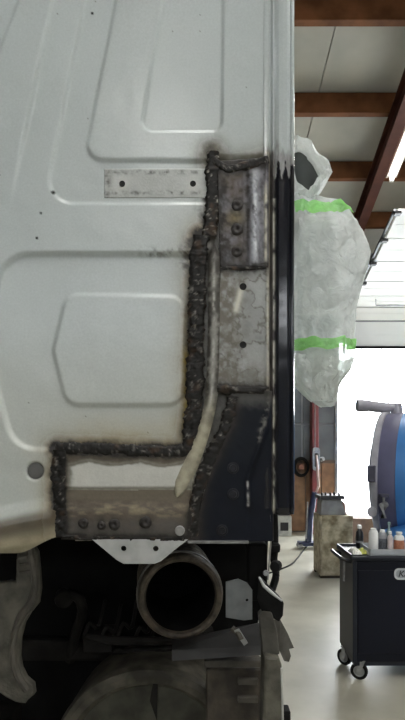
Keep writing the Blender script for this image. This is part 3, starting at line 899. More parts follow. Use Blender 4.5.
# round housing with a thick rim at the bottom
dc = at(148, 767, 1.280); s2 = 1.280 / F
mb = MB(); mb.lathe([(0.0001, 0.008), (30 * s2, 0.006), (60 * s2, 0.010), (80 * s2, 0.012)], dc, (0, 1, 0), 64)
dh = mb.build('round_housing', mat('greasy_drum', (0.048, 0.047, 0.036), 0.6, 0, 0.4, 20, spec=0.25), truck)
mb = MB(); mb.lathe([(80 * s2, 0.012), (82 * s2, 0.0), (86 * s2, -0.008), (92 * s2, -0.008), (97 * s2, 0.0), (99 * s2, 0.014), (98 * s2, 0.03), (94 * s2, 0.2), (0.001, 0.2)], dc, (0, 1, 0), 64)
mb.build('rim', mat('greasy_rim', (0.07, 0.064, 0.050), 0.65, 0, 0.5, 24, spec=0.25), dh)
MB().prism([at(150, 700, 1.279), at(153, 683, 1.279), at(158, 683, 1.279), at(157, 720, 1.279)], (0, -0.004, 0)).build('rib', m_grime2, dh, smooth=False)

# hooked grey bracket at the near wing
hk = [(-8, 584), (4, 583), (10, 582), (18, 583), (19, 572), (19, 560), (21, 547), (33, 545), (37, 552), (39, 570), (40, 588), (38, 602), (30, 612), (24, 622), (20, 638), (19, 656), (21, 668), (26, 678), (33, 684), (34, 692), (28, 697), (26, 700), (18, 699), (8, 694), (-8, 682)]
dd = 1.15
hook = flat('wing_bracket', [[at(x_, y_, dd) for x_, y_ in hk]], 0.014, mat('dusty_wing', (0.068, 0.064, 0.050), 0.75, 0, 0.4, 30, 0.2), truck, 0.003)
hook['label'] = 'hooked dusty grey wing bracket'
rim = [(30, 548), (34, 570), (35, 588), (31, 602), (22, 614), (15, 632), (13, 655), (17, 674), (27, 690)]
MB().tube(smooth_path([at(x_, y_, dd - 0.01) for x_, y_ in rim], 5), 0.0075, 8).build('rolled_edge', m_dust, hook)
for k in range(3):
    MB().tube([at(20, 556 + 8 * k, dd - 0.008), at(31, 555 + 8 * k, dd - 0.008)], 0.004, 6).build('ridge', m_dust, hook)

# pieces under the corner
zb = lambda py, d: ZC + (CY - py) / F * d
# dark back plate
MB().prism([at(190, 541, 1.50), at(268, 541, 1.50), at(266, 590, 1.50), at(258, 622, 1.50), at(258, 720, 1.50), at(190, 720, 1.50)], (0, 0.01, 0)).build('corner_gusset', m_grime_shade, truck, smooth=False)
MB().box(at(248, 0, 1.13).x, at(267, 0, 1.13).x, 1.12, 1.16, zb(600, 1.13), zb(543, 1.13)).build('corner_post', m_grime_shade, truck, smooth=False, bevel=0.005)
ol = [at(226, 582, 1.12), at(238, 579, 1.12), at(247, 583, 1.12), at(252, 590, 1.12), at(252, 619, 1.12), at(244, 620, 1.12), at(226, 617, 1.12)]
flat('step_bracket', [ol, circ(at(247, 600, 1.12), 1.8 * S)], 0.003, mat('dull_grey_plate', (0.14, 0.15, 0.153), 0.45, 0.2, 0.15, 40), truck, 0.0004)['label'] = 'dull grey bracket plate with one hole'
MB().prism([at(234, 631, 1.09), at(239, 629, 1.09), at(248, 643, 1.10), (at(244, 646, 1.10))], (0, 0.004, 0.0)).build('bright_tab', mat('bright_tab', (0.30, 0.31, 0.31), 0.4, 0.2), truck, smooth=False)
MB().tube([at(232, 628, 1.1), at(238, 633, 1.095), at(241, 640, 1.09)], 0.006, 8).build('fitting', m_dust, truck)
# shelf
mb = MB(); mb.add([at(172, 650, 1.17), at(262, 646, 1.17), at(262, 655, 1.15), at(172, 661, 1.15), at(172, 640, 1.27), at(262, 622, 1.27)], [(0, 1, 2, 3), (0, 4, 5, 1)])
mb.build('shelf_plate', mat('greasy_shelf', (0.018, 0.018, 0.018), 0.6, 0, 0.4, 16), truck, smooth=False)
# rusty box
bx_ = MB().box(at(206, 0, 1.20).x, at(263, 0, 1.20).x, 1.19, 1.27, zb(735, 1.20), zb(667, 1.20)).build('battery_box', mat('rusty_box', (0.040, 0.032, 0.023), 0.7, 0, 0.5, 25, 0.2), truck, smooth=False, bevel=0.004)
MB().box(at(204, 0, 1.17).x, at(263, 0, 1.17).x, 1.165, 1.19, zb(667, 1.17), zb(660, 1.17)).build('box_lid', m_dust, bx_, smooth=False, bevel=0.003)
for py in (682, 700):
    MB().box(at(238, 0, 1.18).x, at(258, 0, 1.18).x, 1.178, 1.192, zb(py + 3, 1.18), zb(py - 3, 1.18)).build('rib', m_dust, bx_, smooth=False, bevel=0.002)

# bent sheets at the corner
m_sheet = mat('bent_sheet', (0.085, 0.081, 0.069), 0.6, 0.1, 0.35, 24, 0.15)
f1 = MB().prism([at(259, 577, 1.08), at(262, 579, 1.08), at(279, 596, 1.06), at(284, 603, 1.06), at(283, 616, 1.06), at(279, 622, 1.06), at(262, 612, 1.08), at(258, 600, 1.08)], (0, 0.012, 0)).build('rubber_flap', m_rubber, truck, smooth=False, bevel=0.002)
MB().tube([at(259, 577, 1.074), at(264, 586, 1.066), at(272, 593, 1.058), at(282, 601, 1.054)], [0.002, 0.0034, 0.0034, 0.0015], 8).build('edge_trim', mat('bright_edge', (0.40, 0.41, 0.40), 0.4), f1)
mb = MB()
mb.prism([at(259, 616, 1.07), at(263, 612, 1.07), at(272, 613, 1.06), at(277, 630, 1.06), at(280, 655, 1.06), at(263, 655, 1.07)], (0, 0.03, 0))
mb.build('bent_sheet', m_sheet, truck, smooth=False, bevel=0.003)
mb = MB(); mb.prism([at(274, 620, 1.09), at(280, 619, 1.09), at(288, 634, 1.10), at(294, 648, 1.10), at(289, 649, 1.10), at(291, 656, 1.1), at(289, 662, 1.10), at(284, 661, 1.09), at(279, 650, 1.09)], (0, 0.004, 0))
mb.build('torn_flap', m_sheet, truck, smooth=False)
mb = MB(); mb.prism([at(264, 656, 1.05), at(279, 657, 1.05), at(282, 666, 1.05), at(283, 700, 1.05), at(284, 740, 1.05), at(262, 740, 1.05)], (0, 0.06, 0))
colm = mb.build('step_post', mat('dusty_post', (0.085, 0.08, 0.062), 0.7, 0, 0.4, 30, 0.2), truck, smooth=False, bevel=0.006)
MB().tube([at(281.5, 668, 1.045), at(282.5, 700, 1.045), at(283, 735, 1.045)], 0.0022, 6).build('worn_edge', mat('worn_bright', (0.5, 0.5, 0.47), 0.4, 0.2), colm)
MB().box(at(283, 0, 1.06).x, at(290, 0, 1.06).x, 1.05, 1.08, zb(730, 1.06), zb(709, 1.06)).build('bolt_block', m_rubber, colm, smooth=False, bevel=0.003)
# hanging rod and hoses right under the pillar
MB().tube(smooth_path([at(274, 512, 1.12), at(275, 540, 1.12), at(274, 560, 1.12), at(276, 575, 1.115), at(272, 590, 1.115)], 6), 0.0075, 8).build('air_hose', m_rubber, truck)
MB().tube(smooth_path([at(270, 512, 1.10), at(271, 535, 1.10), at(269.5, 558, 1.10), at(268, 580, 1.10)], 6), 0.0016, 8).build('rod', mat('pale_rod', (0.30, 0.30, 0.28), 0.4, 0.3), truck)
MB().lathe([(0, 0), (0.008, 0), (0.0095, 0.004), (0.0095, 0.014), (0.006, 0.018), (0, 0.018)], at(275.5, 552, 1.11), (0, 0, 1), 10).build('hose_fitting', m_rubber, truck)
MB().lathe([(0, -0.004), (0.005, -0.004), (0.006, 0), (0.005, 0.004), (0, 0.004)], at(266, 573, 1.085), (0, 1, 0), 12).build('hose_fitting', m_steel, truck)
MB().lathe([(0, -0.01), (0.010, -0.01), (0.012, 0), (0.010, 0.01), (0, 0.01)], at(276, 566, 1.10), (0.4, 1, 0), 12).build('hose_fitting', m_rubber, truck)

# chassis and wheels that carry the lorry
for x_ in (-1.35, -0.55):
    MB().box(x_ - 0.05, x_ + 0.05, 0.1, 3.0, 0.82, 1.02).build('chassis_rail', m_grime2, truck, smooth=False, bevel=0.006)
MB().box(-1.95, 0.0, 2.28, 2.42, 0.42, 0.56).build('axle', m_grime2, truck, smooth=False, bevel=0.02)
for x_ in (-1.36, -0.54):
    MB().box(x_ - 0.04, x_ + 0.04, 2.0, 2.7, 0.56, 0.84).build('leaf_spring', m_grime2, truck, smooth=False, bevel=0.02)
for x_, sg in ((0.0, 1), (-1.95, -1)):
    mb = MB(); mb.lathe([(0.28, -0.13), (0.44, -0.15), (0.48, -0.12), (0.50, -0.06), (0.50, 0.06), (0.48, 0.12), (0.44, 0.15), (0.28, 0.13)], (x_ - 0.02 * sg, 2.35, 0.50), (1, 0, 0), 48)
    wh = mb.build('tyre', m_rubber, truck)
    mb = MB(); mb.lathe([(0.285, -0.12), (0.285, 0.12), (0.24, 0.10), (0.20, 0.04 * sg), (0.12, 0.05 * sg), (0.09, 0.11 * sg), (0.0001, 0.11 * sg)], (x_ - 0.02 * sg, 2.35, 0.50), (1, 0, 0), 32)
    mb.build('wheel_rim', m_dust, wh)

# ---- wing mirror behind the pillar (inside the plastic)
MD = 2.05
mir = MB(); mo = []
mx0, mx1 = at(300, 0, MD).x, at(338, 0, MD).x
mir.box(mx0, mx1, MD - 0.05, MD + 0.07, zb(372, MD), zb(222, MD))
mirror = mir.build('wing_mirror', mat('mirror_grey', (0.62, 0.65, 0.64), 0.45, 0, 0.2, 6), truck, smooth=False, bevel=0.035, seg=4)
MB().box(mx0 + 0.02, mx1 - 0.02, MD - 0.056, MD - 0.045, zb(310, MD), zb(230, MD)).build('mirror_glass', mat('mirror_glass', (0.42, 0.45, 0.45), 0.3, 0.2), mirror, smooth=False, bevel=0.01)
MB().box(mx0 + 0.02, mx1 - 0.02, MD - 0.056, MD - 0.045, zb(365, MD), zb(318, MD)).build('mirror_glass', MATS['mirror_glass'], mirror, smooth=False, bevel=0.01)
for py in (225, 366):
    MB().tube([(mx0 + 0.04, MD + 0.03, zb(py, MD)), (xr - 0.03, MD + 0.16, zb(py, MD))], 0.022, 10).build('mirror_arm', m_black, mirror)

# ================================================================== PLASTIC COVER ON THE MIRROR
def film_mat(name, col, alpha, rough=0.25):
    m, nt, p = _nodes(name)
    p.inputs['Base Color'].default_value = (*col, 1); p.inputs['Roughness'].default_value = rough
    out = nt.nodes['Material Output']
    tr = nt.nodes.new('ShaderNodeBsdfTranslucent'); tr.inputs[0].default_value = (*col, 1)
    tp = nt.nodes.new('ShaderNodeBsdfTransparent'); tp.inputs[0].default_value = (0.95, 0.97, 0.96, 1)
    m1 = nt.nodes.new('ShaderNodeMixShader'); m1.inputs[0].default_value = 0.5
    m2 = nt.nodes.new('ShaderNodeMixShader')
    tc = nt.nodes.new('ShaderNodeTexCoord'); nz = nt.nodes.new('ShaderNodeTexNoise'); nz.inputs['Scale'].default_value = 9; nz.inputs['Detail'].default_value = 5
    mr = nt.nodes.new('ShaderNodeMapRange'); mr.inputs['From Min'].default_value = 0.3; mr.inputs['From Max'].default_value = 0.7
    mr.inputs['To Min'].default_value = alpha - 0.15; mr.inputs['To Max'].default_value = alpha + 0.15
    nt.links.new(tc.outputs['Object'], nz.inputs['Vector']); nt.links.new(nz.outputs['Fac'], mr.inputs['Value'])
    nt.links.new(mr.outputs['Result'], m2.inputs[0])
    nt.links.new(p.outputs[0], m1.inputs[1]); nt.links.new(tr.outputs[0], m1.inputs[2])
    nt.links.new(tp.outputs[0], m2.inputs[1]); nt.links.new(m1.outputs[0], m2.inputs[2])
    nt.links.new(m2.outputs[0], out.inputs[0])
    b = nt.nodes.new('ShaderNodeBump'); b.inputs['Strength'].default_value = 1.0; b.inputs['Distance'].default_value = 0.03
    nz2 = nt.nodes.new('ShaderNodeTexNoise'); nz2.inputs['Scale'].default_value = 22; nz2.inputs['Detail'].default_value = 3; nz2.inputs['Distortion'].default_value = 1.5
    nt.links.new(tc.outputs['Object'], nz2.inputs['Vector']); nt.links.new(nz2.outputs['Fac'], b.inputs['Height'])
    nt.links.new(b.outputs['Normal'], p.inputs['Normal']); nt.links.new(b.outputs['Normal'], tr.inputs['Normal'])
    return m


m_film = film_mat('plastic_film', (0.96, 0.98, 0.97), 0.56)
m_film2 = film_mat('plastic_film_folded', (0.94, 0.96, 0.95), 0.80)
cover = thing('plastic_cover', (at(325, 0, MD).x, MD, zb(398, MD)), 'crumpled clear plastic bag taped around the wing mirror', 'plastic cover')
# outline in pixels at the mirror's distance: (y, left, right)
out_ = [(197, 292, 312), (203, 290, 326), (208, 290, 341), (216, 290, 348), (228, 290, 356), (240, 290, 362), (256, 290, 368), (268, 290, 366), (289, 290, 360), (311, 290, 354), (330, 290, 353), (346, 290, 352.5), (360, 290, 351), (371, 292, 348), (381, 294, 340), (390, 300, 336), (399, 309, 335), (406, 318, 334)]
oy = np.array([o[0] for o in out_], float); oxl = np.array([o[1] for o in out_], float); oxr = np.array([o[2] for o in out_], float)


def cover_rows(y0, y1, ny, grow=0.0, nk=72, seed=0):
    ys = np.linspace(y0, y1, ny); th = np.linspace(0, 2 * np.pi, nk, endpoint=False)
    TH, YY = np.meshgrid(th, ys)
    xl = np.interp(YY, oy, oxl); xr_ = np.interp(YY, oy, oxr)
    c = np.cos(TH); s_ = np.sin(TH)
    e = 0.72
    cx_ = np.sign(c) * np.abs(c) ** e; sy = np.sign(s_) * np.abs(s_) ** e
    xx = (xl + xr_) / 2 + (xr_ - xl) / 2 * cx_
    wid = (xr_ - xl) / 2 / F * MD
    dep = np.minimum(0.125, wid * 0.95) * (0.75 + 0.25 * np.sin((YY - 190) / 220 * np.pi))
    wr = (fbm(TH * 9 + YY * 0.02, YY / 9, 3.0, 200 + seed) - 0.5) * 0.075 + (fbm(TH * 22, YY / 4 + TH * 3, 3.0, 210 + seed) - 0.5) * 0.016
    wr = wr * np.where(np.abs(np.cos(TH)) > 0.9, 0.3, 1.0)
    d = MD + (dep + wr + grow) * -sy * 1.0
    x3 = (xx - CX) / F * MD + (grow + 0.3 * wr) * c
    z3 = ZC + (CY - YY) / F * MD + 0.2 * wr
    return np.stack([x3, d, z3], -1)


def ring_mesh(name, P, m, parent, caps=True):
    R, K = P.shape[:2]
    mb = MB()
    fs = [(i * K + k, i * K + (k + 1) % K, (i + 1) * K + (k + 1) % K, (i + 1) * K + k) for i in range(R - 1) for k in range(K)]
    if caps: fs += [tuple(range(K)), tuple((R - 1) * K + k for k in range(K))[::-1]]
    mb.add(P.reshape(-1, 3).tolist(), fs)
    return mb.build(name, m, parent, auto=80)


ring_mesh('film', cover_rows(197, 406, 80), m_film, cover)
m_tape = film_mat('green_tape', (0.33, 0.82, 0.20), 0.75, 0.3)


def tape(y0, y1, k0, k1, parent):
    P = cover_rows(y0, y1, 7, 0.006)[:, k0:k1]
    R, K = P.shape[:2]; mb = MB()
    mb.add(P.reshape(-1, 3).tolist(), [(i * K + k, i * K + k + 1, (i + 1) * K + k + 1, (i + 1) * K + k) for i in range(R - 1) for k in range(K - 1)])
    o = mb.build('tape', m_tape, parent, auto=80)
    o['label'] = 'strip of green masking tape'
    return o


tape(208, 220, 6, 30, cover)
tape(342, 353, 4, 36, cover)
# bunched folds at the foot
rows = cover_rows(357, 402, 26, 0.005, seed=7)
ring_mesh('bunched_foot', rows, m_film2, cover, caps=False)
# loose open hood of film on top
hd = []
c0 = [(294, 143), (303, 146), (311, 152), (319, 162), (327, 172), (329, 178), (324, 185), (318, 190), (316, 197), (308, 200), (298, 198), (292, 190), (289, 170), (290, 152)]
c0 = [np.array(q) for q in smooth_path(c0 + [c0[0]], 5)[:-1]]
ctr = np.array([305, 172.0])
K = len(c0)
rws = []
for sc_, dd_ in ((1.0, -0.02), (0.97, -0.055), (0.90, -0.068), (0.83, -0.05), (0.80, 0.02), (0.78, 0.10)):
    row = []
    for k, q in enumerate(c0):
        lobe = 1 + (0.035 * math.sin(k * 0.55) + 0.03 * math.sin(k * 0.31 + 1)) * (1.0 if sc_ < 0.98 else 0.3)
        asym = sc_ * lobe if sc_ > 0.95 else sc_ * lobe * (1 - 0.16 * (q[0] > ctr[0] + 4))
        p = ctr + (q - ctr) * asym
        row.append(at(p[0], p[1], MD) + Vector((0, dd_ + 0.012 * math.sin(k * 0.6), 0)))
    rws.append(row)
back = []
for sc_, dd_ in ((1.0, -0.02), (0.99, 0.05), (0.94, 0.12)):
    back.append([at(*(ctr + (q - ctr) * sc_), MD) + Vector((0, dd_ + 0.01 * math.sin(k * 1.3), 0)) for k, q in enumerate(c0)])
P = np.array([[tuple(v) for v in r] for r in (back[::-1] + rws[1:])])
ring_mesh('hood', P, m_film2, cover, caps=False)
MB().tube([at(302, 200, MD + 0.07), at(303, 192, MD + 0.07), at(304, 182, MD + 0.07), at(303, 168, MD + 0.07), at(300, 156, MD + 0.07), at(298, 149, MD + 0.07)], [0.02, 0.05, 0.062, 0.062, 0.045, 0.012], 18).build('mirror_bracket', mat('dark_bracket', (0.075, 0.082, 0.08), 0.55, 0, 0.15, 8), mirror)

# ================================================================== TOOL TROLLEY
TX0, TY0, TY1 = 1.085, 4.04, 4.44       # front-left corner, front, back
TX1 = TX0 + 0.74
zt, zbm = 0.872, 0.135
tr = thing('tool_trolley', ((TX0 + TX1) / 2, (TY0 + TY1) / 2, 0), 'black wheeled workshop tool trolley with a silver badge', 'tool trolley')
m_cart = mat('trolley_black', (0.0055, 0.007, 0.014), 0.38, 0, 0.15, 3, spec=0.2)
m_cart2 = mat('trolley_charcoal', (0.016, 0.019, 0.028), 0.42, 0, 0.15, 3, spec=0.25)
body = MB().box(TX0, TX1, TY0, TY1, zbm, zt).build('body', m_cart, tr, smooth=False, bevel=0.012)
MB().box(TX0 + 0.035, TX1 - 0.035, TY0 - 0.006, TY0 + 0.01, 0.20, 0.80).build('side_panel', m_cart, body, smooth=False, bevel=0.004)
for xx in (TX0 + 0.012, TX1 - 0.012):
    MB().box(xx - 0.014, xx + 0.014, TY0 - 0.008, TY0 + 0.012, zbm, zt).build('corner_rail', m_cart2, body, smooth=False, bevel=0.004)
MB().box(TX0 + 0.01, TX1 - 0.01, TY0 + 0.01, TY1 - 0.01, zbm - 0.03, zbm + 0.005).build('base', m_cart2, tr, smooth=False, bevel=0.005)
tp_ = MB().box(TX0 - 0.02, TX1 + 0.02, TY0 - 0.015, TY1 + 0.015, zt, zt + 0.03).build('top', m_cart2, tr, smooth=False, bevel=0.008)
for (a, b, c, d) in ((TX0 - 0.02, TX0 - 0.005, TY0 - 0.015, TY1 + 0.015), (TX1 + 0.005, TX1 + 0.02, TY0 - 0.015, TY1 + 0.015), (TX0 - 0.005, TX1 + 0.005, TY1, TY1 + 0.015)):
    MB().box(a, b, c, d, zt + 0.03, zt + 0.045).build('lip', m_cart2, tp_, smooth=False, bevel=0.003)
# push handle on its end
hy0, hy1 = TY0 + 0.05, TY1 - 0.05
hp = smooth_path([(TX0, hy0, zt - 0.02), (TX0 - 0.06, hy0, zt + 0.0), (TX0 - 0.075, hy0 + 0.04, zt + 0.005), (TX0 - 0.075, hy1 - 0.04, zt + 0.005), (TX0 - 0.06, hy1, zt), (TX0, hy1, zt - 0.02)], 5)
MB().tube(hp, 0.014, 10).build('push_handle', m_black, tr)
MB().tube([(TX0 - 0.012, TY0 + 0.20, zt - 0.03), (TX0 - 0.014, TY0 + 0.20, zt - 0.20)], 0.008, 8).build('drawer_handle', m_steel, tr)
# four castors
m_hub = mat('castor_hub', (0.30, 0.31, 0.31), 0.4, 0.4)


def castor(x, y, yaw):
    R = 0.062
    c = Vector((x, y, R)); ax = Vector((math.cos(yaw), math.sin(yaw), 0)); fw = Vector((-ax.y, ax.x, 0))
    mb = MB(); mb.tube([c + Vector((0, 0, R + 0.045)) - fw * 0.03, c + Vector((0, 0, R + 0.015)) - fw * 0.025], 0.022, 10)
    for q in (-1, 1):
        a = c + ax * (0.021 * q)
        mb.prism([a + Vector((0, 0, R + 0.02)) - fw * 0.045, a + Vector((0, 0, R + 0.02)) + fw * 0.01, a + Vector((0, 0, -0.008)) + fw * 0.012, a + Vector((0, 0, -0.008)) - fw * 0.012], ax * 0.003 * q)
    mb.box(-0.024, 0.024, -0.045, 0.02, R + 0.014, R + 0.022, Matrix.Translation(c - Vector((0, 0, c.z)) + Vector((0, 0, R))) @ Matrix.Rotation(yaw, 4, 'Z'))
    cs = mb.build('castor', m_steel, tr, smooth=True)
    mb = MB(); mb.lathe([(0.040, -0.015), (0.056, -0.015), (R, -0.009), (R, 0.009), (0.056, 0.015), (0.040, 0.015)], c, ax, 28, True)
    wt = mb.build('wheel', m_rubber, cs)
    mb = MB(); mb.lathe([(0.0001, -0.014), (0.012, -0.014), (0.014, -0.006), (0.034, -0.005), (0.041, -0.012), (0.041, 0.012), (0.034, 0.005), (0.014, 0.006), (0.012, 0.014), (0.0001, 0.014)], c, ax, 20)
    mb.build('hub', m_hub, cs)


castor(TX0 + 0.055, TY0 + 0.035, math.radians(66))
castor(TX0 + 0.015, TY1 - 0.10, math.radians(40))
castor(TX1 - 0.06, TY0 + 0.05, math.radians(75))
castor(TX1 - 0.06, TY1 - 0.06, math.radians(50))
# badge
bc = at(406, 574, TY0 - 0.007)
def rrect(cx, cz, w_, h_, r, y, n=5):
    o = []
    for sx, sz, a0 in ((1, 1, 0), (-1, 1, 90), (-1, -1, 180), (1, -1, 270)):
        for k in range(n + 1):
            a = math.radians(a0 + 90 * k / n); o.append(Vector((cx + sx * (w_ / 2 - r) + r * math.cos(a), y, cz + sz * (h_ / 2 - r) + r * math.sin(a))))
    return o
m_silver = mat('silver_badge', (0.55, 0.57, 0.60), 0.35, 0.2)
bd = flat('badge', [rrect(bc.x, bc.z, 0.170, 0.082, 0.032, TY0 - 0.007), rrect(bc.x, bc.z, 0.142, 0.056, 0.022, TY0 - 0.007)], 0.004, m_silver, tr)
flat('badge_field', [rrect(bc.x, bc.z, 0.142, 0.056, 0.022, TY0 - 0.007)], 0.003, mat('badge_grey', (0.33, 0.35, 0.39), 0.4, 0.2), bd)
tx = bpy.data.curves.new('badge_letters', 'FONT'); tx.body = 'KS'; tx.size = 0.062; tx.extrude = 0.0012; tx.shear = 0.25; tx.align_x = 'LEFT'; tx.align_y = 'CENTER'; tx.offset = 0.001
to = bpy.data.objects.new('tmp', tx); COL.objects.link(to)
dg = bpy.context.evaluated_depsgraph_get(); me = bpy.data.meshes.new_from_object(to.evaluated_get(dg)); bpy.data.objects.remove(to)
me.transform(Matrix.Translation((bc.x - 0.058, TY0 - 0.0095, bc.z)) @ Matrix.Rotation(math.pi / 2, 4, 'X'))
link('badge_letters', me, mat('badge_dark', (0.02, 0.022, 0.03), 0.5), bd)

# grey tray with bottles on the trolley
ztop = zt + 0.030
tx0 = at(370, 0, TY0 + 0.01).x
tray = thing('parts_tray', (tx0 + 0.2, TY0 + 0.13, ztop), 'shallow grey tray holding bottles on the trolley', 'tray')
m_tray = mat('tray_grey', (0.36, 0.39, 0.42), 0.45, 0.1, 0.1, 6)
tx1 = TX1 - 0.02; ty0, ty1 = TY0 + 0.005, TY0 + 0.27
MB().box(tx0, tx1, ty0, ty1, ztop + 0.0005, ztop + 0.006).build('tray_base', m_tray, tray, smooth=False)
for a in ((tx0, tx1, ty0, ty0 + 0.006), (tx0, tx1, ty1 - 0.006, ty1), (tx0, tx0 + 0.006, ty0, ty1), (tx1 - 0.006, tx1, ty0, ty1)):
    MB().box(*a, ztop + 0.0005, ztop + 0.048).build('rim', m_tray, tray, smooth=False, bevel=0.002)
zt2 = ztop + 0.0065
m_bw = mat('bottle_white', (0.78, 0.79, 0.79), 0.4, 0, 0.06, 20)
m_bg = mat('bottle_grey', (0.30, 0.31, 0.33), 0.4, 0, 0.15, 25)
m_bp = mat('bottle_pink', (0.58, 0.50, 0.50), 0.4, 0, 0.08, 25)
m_or = mat('label_orange', (0.42, 0.17, 0.10), 0.5, 0, 0.2, 60)
m_dk = mat('label_dark', (0.10, 0.11, 0.13), 0.5, 0, 0.4, 90)


def bottle(px, dy, r, h, m, label, mlab, capm, shoulder=0.75):
    d = TY0 + dy; x = at(px, 0, d).x
    b = thing('bottle', (x, d, zt2), label, 'bottle', 'bottles in the trolley tray')
    MB().lathe([(0.0001, 0.0), (r * 0.95, 0), (r, 0.006), (r, h * shoulder), (r * 0.8, h * (shoulder + 0.10)), (r * 0.45, h * (shoulder + 0.14)), (r * 0.42, h * 0.93), (0.0001, h * 0.93)], (x, d, zt2), (0, 0, 1), 24).build('bottle_body', m, b)
    MB().lathe([(0.0001, h * 0.90), (r * 0.6, h * 0.90), (r * 0.6, h * 0.99), (r * 0.5, h), (0.0001, h)], (x, d, zt2), (0, 0, 1), 18).build('cap', capm, b)
    if mlab: MB().lathe([(r * 1.01, h * 0.14), (r * 1.015, h * 0.15), (r * 1.015, h * 0.62), (r * 1.01, h * 0.63)], (x, d, zt2), (0, 0, 1), 24).build('paper_label', mlab, b)


bottle(373.5, 0.07, 0.034, 0.185, m_bw, 'plain white bottle with a broad white cap', None, m_bw, 0.80)
bottle(382.5, 0.09, 0.031, 0.17, m_bg, 'grey bottle with a dark printed label', m_dk, m_bw, 0.78)
bottle(390.2, 0.05, 0.020, 0.165, m_bp, 'slim pale pink bottle between grey and orange-labelled bottles', None, m_bw, 0.7)
bottle(399, 0.085, 0.038, 0.155, m_bw, 'squat white bottle with an orange label', m_or, m_bw, 0.72)
bottle(389, 0.17, 0.02, 0.215, mat('bottle_clear', (0.25, 0.33, 0.34), 0.25), 'thin greenish spray bottle behind the others', None, mat('cap_green', (0.20, 0.28, 0.28), 0.4), 0.6)

# rags, paper and a black bottle on the trolley top
def rag(name, x0, x1, y0, y1, z, label, m, seed, amp=0.02):
    n = 14; u, v = np.meshgrid(np.linspace(0, 1, n), np.linspace(0, 1, n))
    x = x0 + (x1 - x0) * u + 0.012 * (fbm(v * 4, u, 1, seed) - 0.5); y = y0 + (y1 - y0) * v + 0.012 * (fbm(u * 4, v, 1, seed + 1) - 0.5)
    z_ = z + 0.004 + amp * fbm(u * 3, v * 3, 1, seed + 2) * np.sqrt(np.clip(np.minimum(np.minimum(u, 1 - u), np.minimum(v, 1 - v)) * 6, 0, 1))
    i = np.arange(n * n).reshape(n, n)
    mb = MB(); mb.add(np.stack([x, y, z_], -1).reshape(-1, 3).tolist(), np.stack([i[:-1, :-1], i[:-1, 1:], i[1:, 1:], i[1:, :-1]], -1).reshape(-1, 4).tolist())
    o = mb.build(name, m, None, auto=80)
    sm = o.modifiers.new('thick', 'SOLIDIFY'); sm.thickness = 0.004; sm.offset = 1
    return tag(o, label, 'rag')


rag('rag', TX0 + 0.012, TX0 + 0.07, TY0 + 0.03, TY0 + 0.17, ztop, 'crumpled white rag at the trolley corner by the handle', mat('rag_white', (0.80, 0.80, 0.75), 0.9, 0, 0.2, 30), 301, 0.045)
rag('rag', TX0 + 0.075, TX0 + 0.115, TY0 + 0.05, TY0 + 0.16, ztop, 'yellow-green rag between the white rags on the trolley', mat('rag_yellow', (0.48, 0.50, 0.12), 0.9, 0, 0.2, 30), 311, 0.04)
rag('rag', TX0 + 0.12, tx0 - 0.005, TY0 + 0.02, TY0 + 0.20, ztop, 'flat white cloth lying beside the grey tray', mat('rag_pale', (0.70, 0.70, 0.68), 0.9, 0, 0.12, 30), 321, 0.04)
xx, yy = at(359.5, 0, TY1 - 0.08).x, TY1 - 0.08
bk = thing('pump_bottle', (xx, yy, ztop), 'small black bottle with a pale cap on the trolley', 'bottle')
MB().lathe([(0.0001, 0), (0.026, 0), (0.029, 0.006), (0.03, 0.08), (0.027, 0.12), (0.014, 0.14), (0.012, 0.155), (0.0001, 0.155)], (xx, yy, ztop + 0.0005), (0, 0, 1), 20).build('bottle_body', m_black, bk)
MB().lathe([(0.0001, 0.15), (0.018, 0.15), (0.018, 0.168), (0.012, 0.176), (0.0001, 0.176)], (xx, yy, ztop + 0.0005), (0, 0, 1), 16).build('cap', m_bw, bk)
MB().lathe([(0.0302, 0.04), (0.031, 0.041), (0.031, 0.055), (0.0302, 0.056)], (xx, yy, ztop + 0.0005), (0, 0, 1), 20).build('paper_label', m_hub, bk)

# ================================================================== CRATE, CASING, JACK
CD = 7.05
cx0, cx1 = at(320.5, 0, CD).x, at(353, 0, CD).x
ch = ZC + (CY - 516) / F * CD
cr = thing('crate', ((cx0 + cx1) / 2, CD + 0.2, 0), 'stained tan wooden crate with dark blotches on the floor', 'crate')
m_crate = mat('stained_plywood', (0.20, 0.165, 0.10), 0.8, 0, col2=(0.60, 0.54, 0.39), scale=9, detail=6)
m_crate_s = mat('crate_batten', (0.40, 0.35, 0.25), 0.8, 0, 0.35, 14)
MB().box(cx0 + 0.02, cx1, CD, CD + 0.42, 0.03, ch).build('crate_body', m_crate, cr, smooth=False, bevel=0.006)
MB().box(cx0 - 0.005, cx0 + 0.02, CD - 0.005, CD + 0.42, 0.03, ch - 0.005).build('side_board', m_crate_s, cr, smooth=False, bevel=0.004)
for yy_ in (CD + 0.0, CD + 0.33):
    MB().box(cx0, cx1, yy_, yy_ + 0.09, 0.0, 0.03).build('skid', mat('skid_dark', (0.05, 0.04, 0.03), 0.8), cr, smooth=False)
